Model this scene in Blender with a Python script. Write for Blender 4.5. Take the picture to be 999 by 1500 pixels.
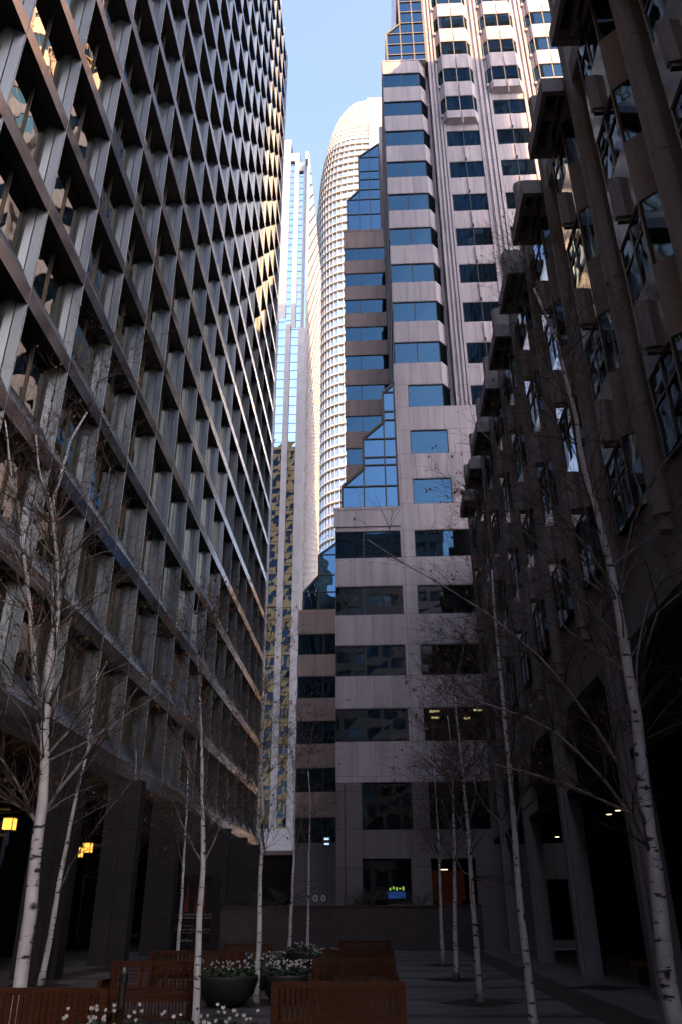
import bpy, bmesh, math, random
from mathutils import Vector, Matrix
R = math.radians
random.seed(7)
for o in list(bpy.data.objects): bpy.data.objects.remove(o)
SC = bpy.context.scene
COL = SC.collection
# ---------------------------------------------------------------- camera, sky, sun, exposure
cd = bpy.data.cameras.new('camera'); cam = bpy.data.objects.new('camera', cd); COL.objects.link(cam)
SC.camera = cam
cam.location = (0, 0, 1.65)
PITCH, YAW, ROLL = R(26.75), R(2.6), R(-0.31)
cam.rotation_mode = 'QUATERNION'
m = Matrix.Rotation(YAW, 3, 'Z') @ Matrix.Rotation(R(90) + PITCH, 3, 'X') @ Matrix.Rotation(ROLL, 3, 'Z')
cam.rotation_quaternion = m.to_quaternion()
cd.sensor_fit = 'VERTICAL'; cd.sensor_height = 36.0; cd.lens = 36.0 * 1164.5 / 1500.0
cd.clip_start = 0.05; cd.clip_end = 6000

SUN_AZ, SUN_EL = R(35), R(34.5)       # the sun stands behind the camera, to the right
world = bpy.data.worlds.new('World'); SC.world = world; world.use_nodes = True
nt = world.node_tree; nt.nodes.clear()
sky = nt.nodes.new('ShaderNodeTexSky'); sky.sky_type = 'NISHITA'; sky.sun_disc = False
sdir = Vector((math.sin(SUN_AZ) * math.cos(SUN_EL), -math.cos(SUN_AZ) * math.cos(SUN_EL), math.sin(SUN_EL)))
sky.sun_elevation = SUN_EL
sky.sun_rotation = math.atan2(sdir.x, sdir.y)
sky.air_density = 1.0; sky.dust_density = 2.0; sky.ozone_density = 0.7; sky.altitude = 50
bg = nt.nodes.new('ShaderNodeBackground'); bg.inputs['Strength'].default_value = 0.13
wo = nt.nodes.new('ShaderNodeOutputWorld')
tm = nt.nodes.new('ShaderNodeMix'); tm.data_type = 'RGBA'; tm.blend_type = 'MULTIPLY'; tm.inputs['Factor'].default_value = 1.0
tm.inputs[7].default_value = (1.09, .985, .95, 1)     # a faintly hazier, less cyan winter sky
nt.links.new(sky.outputs[0], tm.inputs[6]); nt.links.new(tm.outputs[2], bg.inputs['Color']); nt.links.new(bg.outputs[0], wo.inputs['Surface'])
sl = bpy.data.lights.new('sun', 'SUN'); sl.energy = 2.0; sl.angle = R(0.53); sl.color = (1.0, 0.54, 0.22)
sun = bpy.data.objects.new('sun', sl); COL.objects.link(sun)
sun.rotation_euler = (-sdir).to_track_quat('-Z', 'Y').to_euler()
SC.view_settings.view_transform = 'Standard'; SC.view_settings.look = 'None'
SC.view_settings.exposure = 2.35; SC.view_settings.gamma = 1
SC.render.engine = 'CYCLES'
SC.cycles.max_bounces = 6; SC.cycles.glossy_bounces = 4; SC.cycles.diffuse_bounces = 3
SC.cycles.transparent_max_bounces = 6; SC.cycles.caustics_reflective = False; SC.cycles.caustics_refractive = False
SC.cycles.sample_clamp_indirect = 6.0

# ---------------------------------------------------------------- materials
def new_mat(name):
    mt = bpy.data.materials.new(name); mt.use_nodes = True
    n = mt.node_tree; n.nodes.clear()
    out = n.nodes.new('ShaderNodeOutputMaterial'); p = n.nodes.new('ShaderNodeBsdfPrincipled')
    n.links.new(p.outputs[0], out.inputs['Surface'])
    return mt, n, p, out
def N(n, t, **kw):
    k = n.nodes.new(t)
    for a, b in kw.items():
        if a.startswith('i_'): k.inputs[a[2:].replace('_', ' ')].default_value = b
        else: setattr(k, a, b)
    return k
def coords(n, scale=(1, 1, 1)):
    tc = N(n, 'ShaderNodeNewGeometry'); mp = N(n, 'ShaderNodeMapping'); mp.inputs['Scale'].default_value = scale
    n.links.new(tc.outputs['Position'], mp.inputs['Vector']); return mp.outputs[0]
def noisy(name, c1, c2, scale=3.0, rough=0.7, metal=0.0, stretch=(1, 1, 1), bump=0.0, bscale=None, rvar=0.1, detail=5, spec=0.5, coat=0.0, coat_rough=0.05, lo=.35, hi=.65, speckle=0):
    mt, n, p, out = new_mat(name)
    v = coords(n, stretch)
    nz = N(n, 'ShaderNodeTexNoise'); nz.inputs['Scale'].default_value = scale; nz.inputs['Detail'].default_value = detail
    n.links.new(v, nz.inputs['Vector'])
    cr = N(n, 'ShaderNodeValToRGB'); cr.color_ramp.elements[0].position = lo; cr.color_ramp.elements[1].position = hi
    cr.color_ramp.elements[0].color = (*c1, 1); cr.color_ramp.elements[1].color = (*c2, 1)
    n.links.new(nz.outputs['Fac'], cr.inputs['Fac'])
    src = cr.outputs[0]
    if speckle:
        n2 = N(n, 'ShaderNodeTexNoise'); n2.inputs['Scale'].default_value = 28; n2.inputs['Detail'].default_value = 2
        n.links.new(coords(n), n2.inputs['Vector'])
        mr = N(n, 'ShaderNodeMapRange'); mr.inputs[1].default_value = .3; mr.inputs[2].default_value = .7
        mr.inputs[3].default_value = 1 - speckle; mr.inputs[4].default_value = 1 + speckle
        n.links.new(n2.outputs['Fac'], mr.inputs[0])
        mx = N(n, 'ShaderNodeVectorMath', operation='SCALE')
        n.links.new(src, mx.inputs[0]); n.links.new(mr.outputs[0], mx.inputs['Scale']); src = mx.outputs[0]
    n.links.new(src, p.inputs['Base Color'])
    p.inputs['Metallic'].default_value = metal
    p.inputs['Specular IOR Level'].default_value = spec
    p.inputs['Coat Weight'].default_value = coat; p.inputs['Coat Roughness'].default_value = coat_rough
    mr = N(n, 'ShaderNodeMapRange'); mr.inputs[3].default_value = max(0, rough - rvar); mr.inputs[4].default_value = min(1, rough + rvar)
    n.links.new(nz.outputs['Fac'], mr.inputs[0]); n.links.new(mr.outputs[0], p.inputs['Roughness'])
    if bump:
        b = N(n, 'ShaderNodeBump'); b.inputs['Strength'].default_value = 1; b.inputs['Distance'].default_value = bump
        n3 = N(n, 'ShaderNodeTexNoise'); n3.inputs['Scale'].default_value = bscale or scale; n3.inputs['Detail'].default_value = 3
        n.links.new(v, n3.inputs['Vector']); n.links.new(n3.outputs['Fac'], b.inputs['Height']); n.links.new(b.outputs[0], p.inputs['Normal'])
        if coat: n.links.new(b.outputs[0], p.inputs['Coat Normal'])
    return mt
def granite_panels(name, c1, c2, pw, ph, zoff=0.0, rough=.55, joint=.45, axis='x', spec=.4, streak=.12):
    """stone cladding: slabs pw wide and ph high with dark joints and faint run-off streaks"""
    mt, n, p, out = new_mat(name)
    g = N(n, 'ShaderNodeNewGeometry'); sp = N(n, 'ShaderNodeSeparateXYZ'); n.links.new(g.outputs['Position'], sp.inputs[0])
    ad = N(n, 'ShaderNodeMath', operation='ADD')
    if axis == 'x': n.links.new(sp.outputs[0], ad.inputs[0]); n.links.new(sp.outputs[1], ad.inputs[1])
    else: n.links.new(sp.outputs[1], ad.inputs[0]); ad.inputs[1].default_value = 0
    az = N(n, 'ShaderNodeMath', operation='ADD'); n.links.new(sp.outputs[2], az.inputs[0]); az.inputs[1].default_value = zoff
    cb = N(n, 'ShaderNodeCombineXYZ'); n.links.new(ad.outputs[0], cb.inputs[0]); n.links.new(az.outputs[0], cb.inputs[1])
    br = N(n, 'ShaderNodeTexBrick'); br.offset = 0.0; br.squash = 1
    br.inputs['Scale'].default_value = 1; br.inputs['Mortar Size'].default_value = 0.014; br.inputs['Mortar Smooth'].default_value = .1
    br.inputs['Brick Width'].default_value = pw; br.inputs['Row Height'].default_value = ph
    br.inputs['Color1'].default_value = (*c1, 1); br.inputs['Color2'].default_value = (*c2, 1)
    br.inputs['Mortar'].default_value = tuple(a * joint for a in c1) + (1,)
    n.links.new(cb.outputs[0], br.inputs['Vector'])
    nz = N(n, 'ShaderNodeTexNoise'); nz.inputs['Scale'].default_value = 1.0; nz.inputs['Detail'].default_value = 6
    n.links.new(coords(n, (2.2, 2.2, .25)), nz.inputs['Vector'])
    mr = N(n, 'ShaderNodeMapRange'); mr.inputs[1].default_value = .3; mr.inputs[2].default_value = .7; mr.inputs[3].default_value = 1 - streak; mr.inputs[4].default_value = 1 + streak * .6
    n.links.new(nz.outputs['Fac'], mr.inputs[0])
    n2 = N(n, 'ShaderNodeTexNoise'); n2.inputs['Scale'].default_value = 22; n.links.new(coords(n), n2.inputs['Vector'])
    m2 = N(n, 'ShaderNodeMapRange'); m2.inputs[1].default_value = .3; m2.inputs[2].default_value = .7; m2.inputs[3].default_value = .93; m2.inputs[4].default_value = 1.07
    n.links.new(n2.outputs['Fac'], m2.inputs[0])
    mm = N(n, 'ShaderNodeMath', operation='MULTIPLY'); n.links.new(mr.outputs[0], mm.inputs[0]); n.links.new(m2.outputs[0], mm.inputs[1])
    mx = N(n, 'ShaderNodeVectorMath', operation='SCALE'); n.links.new(br.outputs['Color'], mx.inputs[0]); n.links.new(mm.outputs[0], mx.inputs['Scale'])
    n.links.new(mx.outputs[0], p.inputs['Base Color'])
    p.inputs['Roughness'].default_value = rough; p.inputs['Specular IOR Level'].default_value = spec
    b = N(n, 'ShaderNodeBump'); b.inputs['Distance'].default_value = .01; b.invert = True
    n.links.new(br.outputs['Fac'], b.inputs['Height']); n.links.new(b.outputs[0], p.inputs['Normal'])
    return mt
def mirror_glass(name, tint, refl=.35, dark=(.006, .009, .012), wob=.012, wscale=.5, rough=.02, stretch=(1, 1, 1), graze=.75):
    """reflective curtain-wall glass: dark body, tinted mirror coat, slightly warped panes"""
    mt, n, p, out = new_mat(name)
    n.nodes.remove(p)
    d = N(n, 'ShaderNodeBsdfDiffuse'); d.inputs['Color'].default_value = (*dark, 1)
    gl = N(n, 'ShaderNodeBsdfGlossy'); gl.inputs['Color'].default_value = (*tint, 1); gl.inputs['Roughness'].default_value = rough
    nz = N(n, 'ShaderNodeTexNoise'); nz.inputs['Scale'].default_value = wscale; nz.inputs['Detail'].default_value = 1.5
    n.links.new(coords(n, stretch), nz.inputs['Vector'])
    b = N(n, 'ShaderNodeBump'); b.inputs['Distance'].default_value = wob; b.inputs['Strength'].default_value = 1
    n.links.new(nz.outputs['Fac'], b.inputs['Height']); n.links.new(b.outputs[0], gl.inputs['Normal'])
    fr = N(n, 'ShaderNodeLayerWeight'); fr.inputs['Blend'].default_value = .25
    mr = N(n, 'ShaderNodeMapRange'); mr.inputs[3].default_value = refl; mr.inputs[4].default_value = graze
    n.links.new(fr.outputs['Fresnel'], mr.inputs[0])
    mx = N(n, 'ShaderNodeMixShader'); n.links.new(mr.outputs[0], mx.inputs[0]); n.links.new(d.outputs[0], mx.inputs[1]); n.links.new(gl.outputs[0], mx.inputs[2])
    n.links.new(mx.outputs[0], out.inputs['Surface'])
    return mt
def emit(name, c, s):
    mt, n, p, out = new_mat(name)
    p.inputs['Base Color'].default_value = tuple(a * .1 for a in c) + (1,); p.inputs['Emission Color'].default_value = (*c, 1); p.inputs['Emission Strength'].default_value = s
    return mt
def plain(name, c, rough=.6, metal=0.0, spec=.5):
    return noisy(name, tuple(a * .88 for a in c), tuple(min(1, a * 1.1) for a in c), 6, rough, metal, spec=spec)

M = {}
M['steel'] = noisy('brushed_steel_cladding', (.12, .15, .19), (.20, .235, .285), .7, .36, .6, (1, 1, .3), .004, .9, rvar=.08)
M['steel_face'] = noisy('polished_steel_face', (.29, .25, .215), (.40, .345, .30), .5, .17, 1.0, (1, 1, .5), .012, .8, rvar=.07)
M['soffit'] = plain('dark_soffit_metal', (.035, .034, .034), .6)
M['left_glass'] = mirror_glass('warped_bronze_glass', (1.0, .87, .64), .85, wob=.035, wscale=.5, graze=.9)
M['pink'] = granite_panels('pink_granite_slabs', (.50, .46, .515), (.58, .525, .58), 1.04, 1.8825, -10.28, joint=.45, streak=.2)
M['brown'] = granite_panels('bounce_warmed_granite_slabs', (.43, .33, .32), (.46, .355, .345), 1.04, 1.8825, -10.28, joint=.5)  # back wing's granite with warm bounced light put into its colour
M['base_stone'] = granite_panels('shade_darkened_base_granite', (.19, .168, .188), (.22, .195, .215), 2.5, 1.9, joint=.5, spec=.25)  # base storeys' granite, darkened to put street-level shade into its colour
M['pier_stone'] = granite_panels('charcoal_pier_granite', (.032, .031, .036), (.04, .038, .044), 1.3, 1.5, joint=.5, spec=.12)
M['base_glass'] = mirror_glass('dark_base_glass', (.6, .65, .7), .05, wob=.008, wscale=.5, graze=.5)
M['gold_bounce_panel'] = noisy('gold_bounce_cladding', (.92, .40, .09), (1.0, .50, .13), .5, .5)  # golden light put into the colour, for the striped tower's glass to mirror
M['blue_glass'] = mirror_glass('blue_mirror_glass', (.15, .40, .74), .085, wob=.006, wscale=.35, graze=.45)
M['atrium_glass'] = mirror_glass('atrium_glass', (.17, .42, .80), .13, wob=.02, wscale=.4)
M['black_metal'] = plain('black_frame_metal', (.02, .02, .022), .45)
M['gold_frame_glint'] = plain('pale_gold_frame_glint', (.30, .24, .15), .35, .6)  # pale gold frames, also the glint drawn on the annex bay corners
M['dark_granite'] = noisy('flamed_dark_granite', (.25, .235, .255), (.32, .30, .325), 1.2, .62, 0, (1, 1, .4), .01, 9, speckle=.14, spec=.35)
M['pol_granite'] = noisy('polished_dark_granite', (.10, .083, .078), (.14, .12, .112), 1.2, .10, 0, (1, 1, .6), .010, .9, rvar=.04, coat=1.0, coat_rough=.07, speckle=.1, spec=.8)
M['annex_glass'] = mirror_glass('annex_glass', (.55, .72, .90), .22, wob=.012, wscale=.5, graze=.85)
M['low_glass'] = mirror_glass('lower_tower_glass', (.50, .66, .78), .13, wob=.003, wscale=.5)
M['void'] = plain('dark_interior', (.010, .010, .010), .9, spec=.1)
M['white_stone'] = noisy('white_precast', (.44, .42, .43), (.52, .50, .51), .6, .7)
M['tower_white'] = noisy('cream_aluminium_louvre', (.42, .385, .345), (.50, .465, .42), .08, .45)
M['dark_bronze'] = noisy('dark_bronze_cladding', (.10, .09, .085), (.14, .125, .115), .5, .5)
M['white_metal'] = plain('white_painted_metal', (.74, .72, .70), .4)
M['strip_glass'] = mirror_glass('strip_glass', (.44, .64, .98), .66, wob=.015, wscale=.3, stretch=(1, 1, .6))
M['sky_glass'] = mirror_glass('pale_tower_glass', (.72, .86, 1.0), .45, wob=.01, wscale=.2, dark=(.26, .32, .38))
M['teak'] = noisy('oiled_teak', (.045, .014, .006), (.09, .029, .012), 5, .55, 0, (1, 1, 9), .002, 20, spec=.2)
M['bowl'] = plain('charcoal_fibreglass', (.03, .03, .032), .5)
M['soil'] = plain('potting_soil', (.03, .022, .016), .95)
M['petal'] = plain('white_petal', (.75, .73, .78), .6)
M['leaf_green'] = noisy('dark_green_leaf', (.018, .04, .014), (.045, .085, .028), 4, .5)
M['leaf_brown'] = noisy('dry_brown_leaf', (.13, .05, .022), (.24, .10, .04), 3, .7)
M['leaf_fresh'] = plain('late_green_leaf', (.06, .13, .03), .6)
M['twig'] = noisy('dark_birch_twig', (.035, .025, .022), (.075, .055, .048), 8, .7)
M['limb'] = noisy('grey_birch_limb', (.15, .14, .15), (.34, .32, .35), 6, .65, 0, (1, 1, 2))
M['grate'] = plain('black_iron_grate', (.012, .012, .012), .6)
M['lamp_glow'] = emit('lantern_glow', (1.0, .42, .06), .5)
M['spot_glow'] = emit('downlight_glow', (1.0, .66, .38), 1.6)
M['ceil_glow'] = emit('office_ceiling_light', (1.0, .72, .35), .30)
M['orange_glow_wall'] = emit('glowing_lobby_wall', (.5, .12, .03), .003)  # the lobby's warm light given as a glow of its wall
M['tan_glow_panel'] = emit('tan_glowing_panel', (.30, .17, .06), .02)  # tan panel and trim glow by themselves instead of being lit
M['screen_blue'] = emit('blue_lit_screen', (.05, .18, .75), .035)
M['screen_green'] = emit('green_lit_letters', (.45, .75, .12), .11)
M['white_sign'] = emit('white_lit_sign', (.55, .8, 1.0), .25)
M['dim_white'] = emit('dim_white_ring', (.6, .65, .7), .025)
M['poster_black'] = plain('poster_black', (.015, .014, .018), .3)
M['poster_red'] = plain('poster_red', (.14, .012, .01), .5)
M['poster_white'] = plain('poster_white', (.22, .22, .22), .5)

def bark():
    mt, n, p, out = new_mat('white_birch_bark')
    v = coords(n, (5, 5, 16))
    a = N(n, 'ShaderNodeTexNoise'); a.inputs['Scale'].default_value = 1.0; a.inputs['Detail'].default_value = 4
    n.links.new(v, a.inputs['Vector'])
    r1 = N(n, 'ShaderNodeValToRGB'); e = r1.color_ramp.elements; e[0].position = .34; e[0].color = (.05, .045, .05, 1); e[1].position = .41; e[1].color = (1, 1, 1, 1)
    n.links.new(a.outputs['Fac'], r1.inputs['Fac'])
    b = N(n, 'ShaderNodeTexNoise'); b.inputs['Scale'].default_value = 2.2; b.inputs['Detail'].default_value = 5; n.links.new(coords(n, (1, 1, .8)), b.inputs['Vector'])
    r2 = N(n, 'ShaderNodeValToRGB'); e = r2.color_ramp.elements; e[0].position = .3; e[0].color = (.60, .60, .66, 1); e[1].position = .7; e[1].color = (.84, .85, .92, 1)
    n.links.new(b.outputs['Fac'], r2.inputs['Fac'])
    w = N(n, 'ShaderNodeTexVoronoi'); w.inputs['Scale'].default_value = 1.0; n.links.new(coords(n, (2.2, 2.2, 1.7)), w.inputs['Vector'])
    r3 = N(n, 'ShaderNodeValToRGB'); e = r3.color_ramp.elements; e[0].position = .09; e[0].color = (.02, .02, .022, 1); e[1].position = .14; e[1].color = (1, 1, 1, 1)
    n.links.new(w.outputs['Distance'], r3.inputs['Fac'])
    m1 = N(n, 'ShaderNodeVectorMath', operation='MULTIPLY'); m2 = N(n, 'ShaderNodeVectorMath', operation='MULTIPLY')
    n.links.new(r1.outputs[0], m1.inputs[0]); n.links.new(r2.outputs[0], m1.inputs[1])
    n.links.new(m1.outputs[0], m2.inputs[0]); n.links.new(r3.outputs[0], m2.inputs[1])
    n.links.new(m2.outputs[0], p.inputs['Base Color']); p.inputs['Roughness'].default_value = .6
    bp = N(n, 'ShaderNodeBump'); bp.inputs['Distance'].default_value = .008; n.links.new(a.outputs['Fac'], bp.inputs['Height']); n.links.new(bp.outputs[0], p.inputs['Normal'])
    return mt
M['bark'] = bark()
def paving(name, c1, c2, w, h):
    mt, n, p, out = new_mat(name)
    br = N(n, 'ShaderNodeTexBrick'); br.offset = 0.5
    br.inputs['Scale'].default_value = 1; br.inputs['Mortar Size'].default_value = 0.008
    br.inputs['Brick Width'].default_value = w; br.inputs['Row Height'].default_value = h
    br.inputs['Color1'].default_value = (*c1, 1); br.inputs['Color2'].default_value = (*c2, 1); br.inputs['Mortar'].default_value = (.05, .045, .04, 1)
    n.links.new(coords(n), br.inputs['Vector'])
    nz = N(n, 'ShaderNodeTexNoise'); nz.inputs['Scale'].default_value = .8; nz.inputs['Detail'].default_value = 8; n.links.new(coords(n), nz.inputs['Vector'])
    mr = N(n, 'ShaderNodeMapRange'); mr.inputs[1].default_value = .3; mr.inputs[2].default_value = .7; mr.inputs[3].default_value = .72; mr.inputs[4].default_value = 1.15
    n.links.new(nz.outputs['Fac'], mr.inputs[0])
    mx = N(n, 'ShaderNodeVectorMath', operation='SCALE'); n.links.new(br.outputs['Color'], mx.inputs[0]); n.links.new(mr.outputs[0], mx.inputs['Scale'])
    n.links.new(mx.outputs[0], p.inputs['Base Color'])
    p.inputs['Specular IOR Level'].default_value = .25
    m3 = N(n, 'ShaderNodeMapRange'); m3.inputs[3].default_value = .75; m3.inputs[4].default_value = .4; n.links.new(nz.outputs['Fac'], m3.inputs[0]); n.links.new(m3.outputs[0], p.inputs['Roughness'])
    return mt
M['pave'] = paving('grey_granite_paving', (.085, .085, .092), (.11, .11, .118), 1.2, .6)
M['pave_brown'] = paving('brown_granite_band', (.032, .024, .024), (.042, .031, .03), .8, .4)
M['asphalt'] = plain('asphalt', (.05, .05, .052), .9)

# ---------------------------------------------------------------- mesh helpers
class MB:
    def __init__(s): s.v = []; s.f = []; s.m = []; s.mats = []
    def mi(s, m):
        if m not in s.mats: s.mats.append(m)
        return s.mats.index(m)
    def poly(s, pts, m):
        k = len(s.v); s.v += [tuple(p) for p in pts]; s.f.append(tuple(range(k, k + len(pts)))); s.m.append(s.mi(m))
    def box(s, x0, x1, y0, y1, z0, z1, m):
        if x1 < x0: x0, x1 = x1, x0
        if y1 < y0: y0, y1 = y1, y0
        k = len(s.v)
        s.v += [(x0, y0, z0), (x1, y0, z0), (x1, y1, z0), (x0, y1, z0), (x0, y0, z1), (x1, y0, z1), (x1, y1, z1), (x0, y1, z1)]
        i = s.mi(m)
        for f in ((0, 3, 2, 1), (4, 5, 6, 7), (0, 1, 5, 4), (1, 2, 6, 5), (2, 3, 7, 6), (3, 0, 4, 7)):
            s.f.append(tuple(k + a for a in f)); s.m.append(i)
    def prism_z(s, pts, z0, z1, m, mt=None):
        """plan polygon (counter-clockwise) pulled from z0 to z1; mt: material per side"""
        n = len(pts); k = len(s.v)
        s.v += [(p[0], p[1], z0) for p in pts] + [(p[0], p[1], z1) for p in pts]
        s.f.append(tuple(k + i for i in reversed(range(n)))); s.m.append(s.mi(m))
        s.f.append(tuple(k + n + i for i in range(n))); s.m.append(s.mi(m))
        for i in range(n):
            j = (i + 1) % n; s.f.append((k + i, k + j, k + n + j, k + n + i)); s.m.append(s.mi(mt[i] if mt else m))
    def prism_y(s, pts, y0, y1, m, mt=None):
        """(x, z) polygon pulled along y"""
        n = len(pts); k = len(s.v)
        s.v += [(p[0], y0, p[1]) for p in pts] + [(p[0], y1, p[1]) for p in pts]
        s.f.append(tuple(k + i for i in range(n))); s.m.append(s.mi(m))
        s.f.append(tuple(k + n + i for i in reversed(range(n)))); s.m.append(s.mi(m))
        for i in range(n):
            j = (i + 1) % n; s.f.append((k + j, k + i, k + n + i, k + n + j)); s.m.append(s.mi(mt[i] if mt else m))
    def prism_x(s, pts, x0, x1, m):
        n = len(pts); k = len(s.v)
        s.v += [(x0, p[0], p[1]) for p in pts] + [(x1, p[0], p[1]) for p in pts]
        s.f.append(tuple(k + i for i in range(n))); s.m.append(s.mi(m))
        s.f.append(tuple(k + n + i for i in reversed(range(n)))); s.m.append(s.mi(m))
        for i in range(n):
            j = (i + 1) % n; s.f.append((k + j, k + i, k + n + i, k + n + j)); s.m.append(s.mi(m))
    def bar(s, a, b, w, m, h=None):
        """square bar from a to b"""
        a = Vector(a); b = Vector(b); d = (b - a).normalized(); h = h or w
        up = Vector((0, 0, 1)) if abs(d.z) < .95 else Vector((0, 1, 0))
        r = d.cross(up).normalized() * w / 2; u = r.cross(d).normalized() * h / 2
        k = len(s.v)
        for c in (a, b):
            for q in (-r - u, r - u, r + u, -r + u): s.v.append(tuple(c + q))
        i = s.mi(m)
        for f in ((0, 1, 2, 3), (7, 6, 5, 4), (0, 4, 5, 1), (1, 5, 6, 2), (2, 6, 7, 3), (3, 7, 4, 0)):
            s.f.append(tuple(k + q for q in f)); s.m.append(i)
    def tube(s, pts, rad, m, sides=6, cap=True):
        pts = [Vector(p) for p in pts]; i = s.mi(m); rings = []
        ref = None
        for j, p in enumerate(pts):
            d = (pts[min(j + 1, len(pts) - 1)] - pts[max(j - 1, 0)])
            if d.length < 1e-6: d = Vector((0, 0, 1))
            d.normalize()
            if ref is None: ref = Vector((1, 0, 0)) if abs(d.x) < .9 else Vector((0, 1, 0))
            r = (ref - d * ref.dot(d)).normalized(); u = d.cross(r); ref = r
            k = len(s.v)
            for q in range(sides):
                t = 2 * math.pi * q / sides; s.v.append(tuple(p + (r * math.cos(t) + u * math.sin(t)) * rad[j]))
            rings.append(k)
        for a, b in zip(rings, rings[1:]):
            for q in range(sides):
                w = (q + 1) % sides; s.f.append((a + q, a + w, b + w, b + q)); s.m.append(i)
        if cap:
            s.f.append(tuple(rings[0] + q for q in reversed(range(sides)))); s.m.append(i)
            s.f.append(tuple(rings[-1] + q for q in range(sides))); s.m.append(i)
    def lathe(s, prof, m, n=24, c=(0, 0, 0)):
        i = s.mi(m); rings = []
        for r, z in prof:
            k = len(s.v)
            for q in range(n):
                t = 2 * math.pi * q / n; s.v.append((c[0] + r * math.cos(t), c[1] + r * math.sin(t), c[2] + z))
            rings.append(k)
        for a, b in zip(rings, rings[1:]):
            for q in range(n):
                w = (q + 1) % n; s.f.append((a + q, a + w, b + w, b + q)); s.m.append(i)
        s.f.append(tuple(rings[0] + q for q in reversed(range(n)))); s.m.append(i)
        s.f.append(tuple(rings[-1] + q for q in range(n))); s.m.append(i)
    def build(s, name, parent=None, smooth=False, loc=None):
        me = bpy.data.meshes.new(name)
        vs = s.v
        if loc is not None and parent is None: vs = [(a - loc[0], b - loc[1], c - loc[2]) for a, b, c in vs]
        elif parent is not None:
            L = parent.location if parent.parent is None else parent.parent.location
            if loc is None: vs = [(a - L[0], b - L[1], c - L[2]) for a, b, c in vs]
        me.from_pydata(vs, [], s.f)
        for mt in s.mats: me.materials.append(M[mt] if isinstance(mt, str) else mt)
        me.polygons.foreach_set('material_index', s.m)
        if smooth: me.polygons.foreach_set('use_smooth', [True] * len(s.f))
        me.update()
        o = bpy.data.objects.new(name, me); COL.objects.link(o)
        if parent is not None: o.parent = parent
        elif loc is not None: o.location = loc
        return o
def tag(o, label=None, cat=None, group=None, kind=None):
    if label: o['label'] = label
    if cat: o['category'] = cat
    if group: o['group'] = group
    if kind: o['kind'] = kind
    return o
def empty(name, loc, label, cat, group=None):
    o = bpy.data.objects.new(name, None); COL.objects.link(o); o.location = loc; o.empty_display_size = .3
    return tag(o, label, cat, group)
def copy_tree(o, parent=None):
    c = o.copy(); COL.objects.link(c)
    if parent is not None: c.parent = parent
    for ch in [k for k in list(bpy.data.objects) if k.parent == o]: copy_tree(ch, c)
    return c
CM = cam.rotation_quaternion.to_matrix().transposed()
def pix(p):
    """where a point falls in the picture (999 x 1500)"""
    d = CM @ (Vector(p) - cam.location)
    if d.z > -.05: return None
    return 499.5 + 1164.5 * d.x / -d.z, 750 - 1164.5 * d.y / -d.z, -d.z
def split_parts(items, name, parent, cap=100):
    """items: (centre, size, builder function(mb)); the cap that show largest become parts, the rest one 'stuff' part"""
    sc = []
    for k, (c, size, fn) in enumerate(items):
        q = pix(c)
        vis = 0 if q is None else size / q[2] ** 2 * (1 if -40 < q[0] < 1040 and -60 < q[1] < 1560 else .0001)
        sc.append((vis, k))
    sc.sort(reverse=True)
    rest = MB()
    for r, (v, k) in enumerate(sc):
        if r < cap:
            mb = MB(); items[k][2](mb); mb.build(name, parent)
        else: items[k][2](rest)
    if rest.f: tag(rest.build(name, parent), kind='stuff')
# ================================================================ SETTING
def struct(mb, name):
    return tag(mb.build(name), kind='structure')
mb = MB(); mb.box(-3000, 3000, -3000, 3000, -1, 0, 'asphalt'); struct(mb, 'ground')
mb = MB(); mb.box(-18, 12, -30, 43.4, 0.004, 0.008, 'pave'); struct(mb, 'plaza_paving')
mb = MB()
y = 16.4
while y < 43:
    mb.box(-8.9, 3.55, y, y + .42, .008, .012, 'pave_brown'); y += 3.05
mb.box(3.55, 4.45, -20, 43.4, .008, .012, 'pave_brown'); mb.box(-9.8, -8.9, -20, 43.4, .008, .012, 'pave_brown')
struct(mb, 'paving_bands')

# ================================================================ LEFT STEEL-GRID BUILDING
XF, XW = -10.66, -11.14                    # front edge of the grid, line of the glass
S0, DS, FH, Z0 = 18.88, 3.55, 4.0, 10.75
NI0, NI1, NJ0, NJ1 = -6, 15, -1, 25
LB = empty('office_building', (XW - 10, 30, 0), 'tall dark steel office building with a projecting grid of deep window frames on the left', 'building')
ya, yb = S0 + (NI0 - .5) * DS, S0 + NI1 * DS + .55
ZT = Z0 + NJ1 * FH + 2
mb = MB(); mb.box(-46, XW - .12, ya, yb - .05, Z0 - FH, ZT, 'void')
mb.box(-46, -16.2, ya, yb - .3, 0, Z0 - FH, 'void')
mb.build('wall', LB)
mb = MB(); mb.box(-46, XF + .02, ya, yb, Z0 - FH - .45, Z0 - FH - .02, 'soffit'); mb.build('arcade_ceiling', LB)
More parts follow.
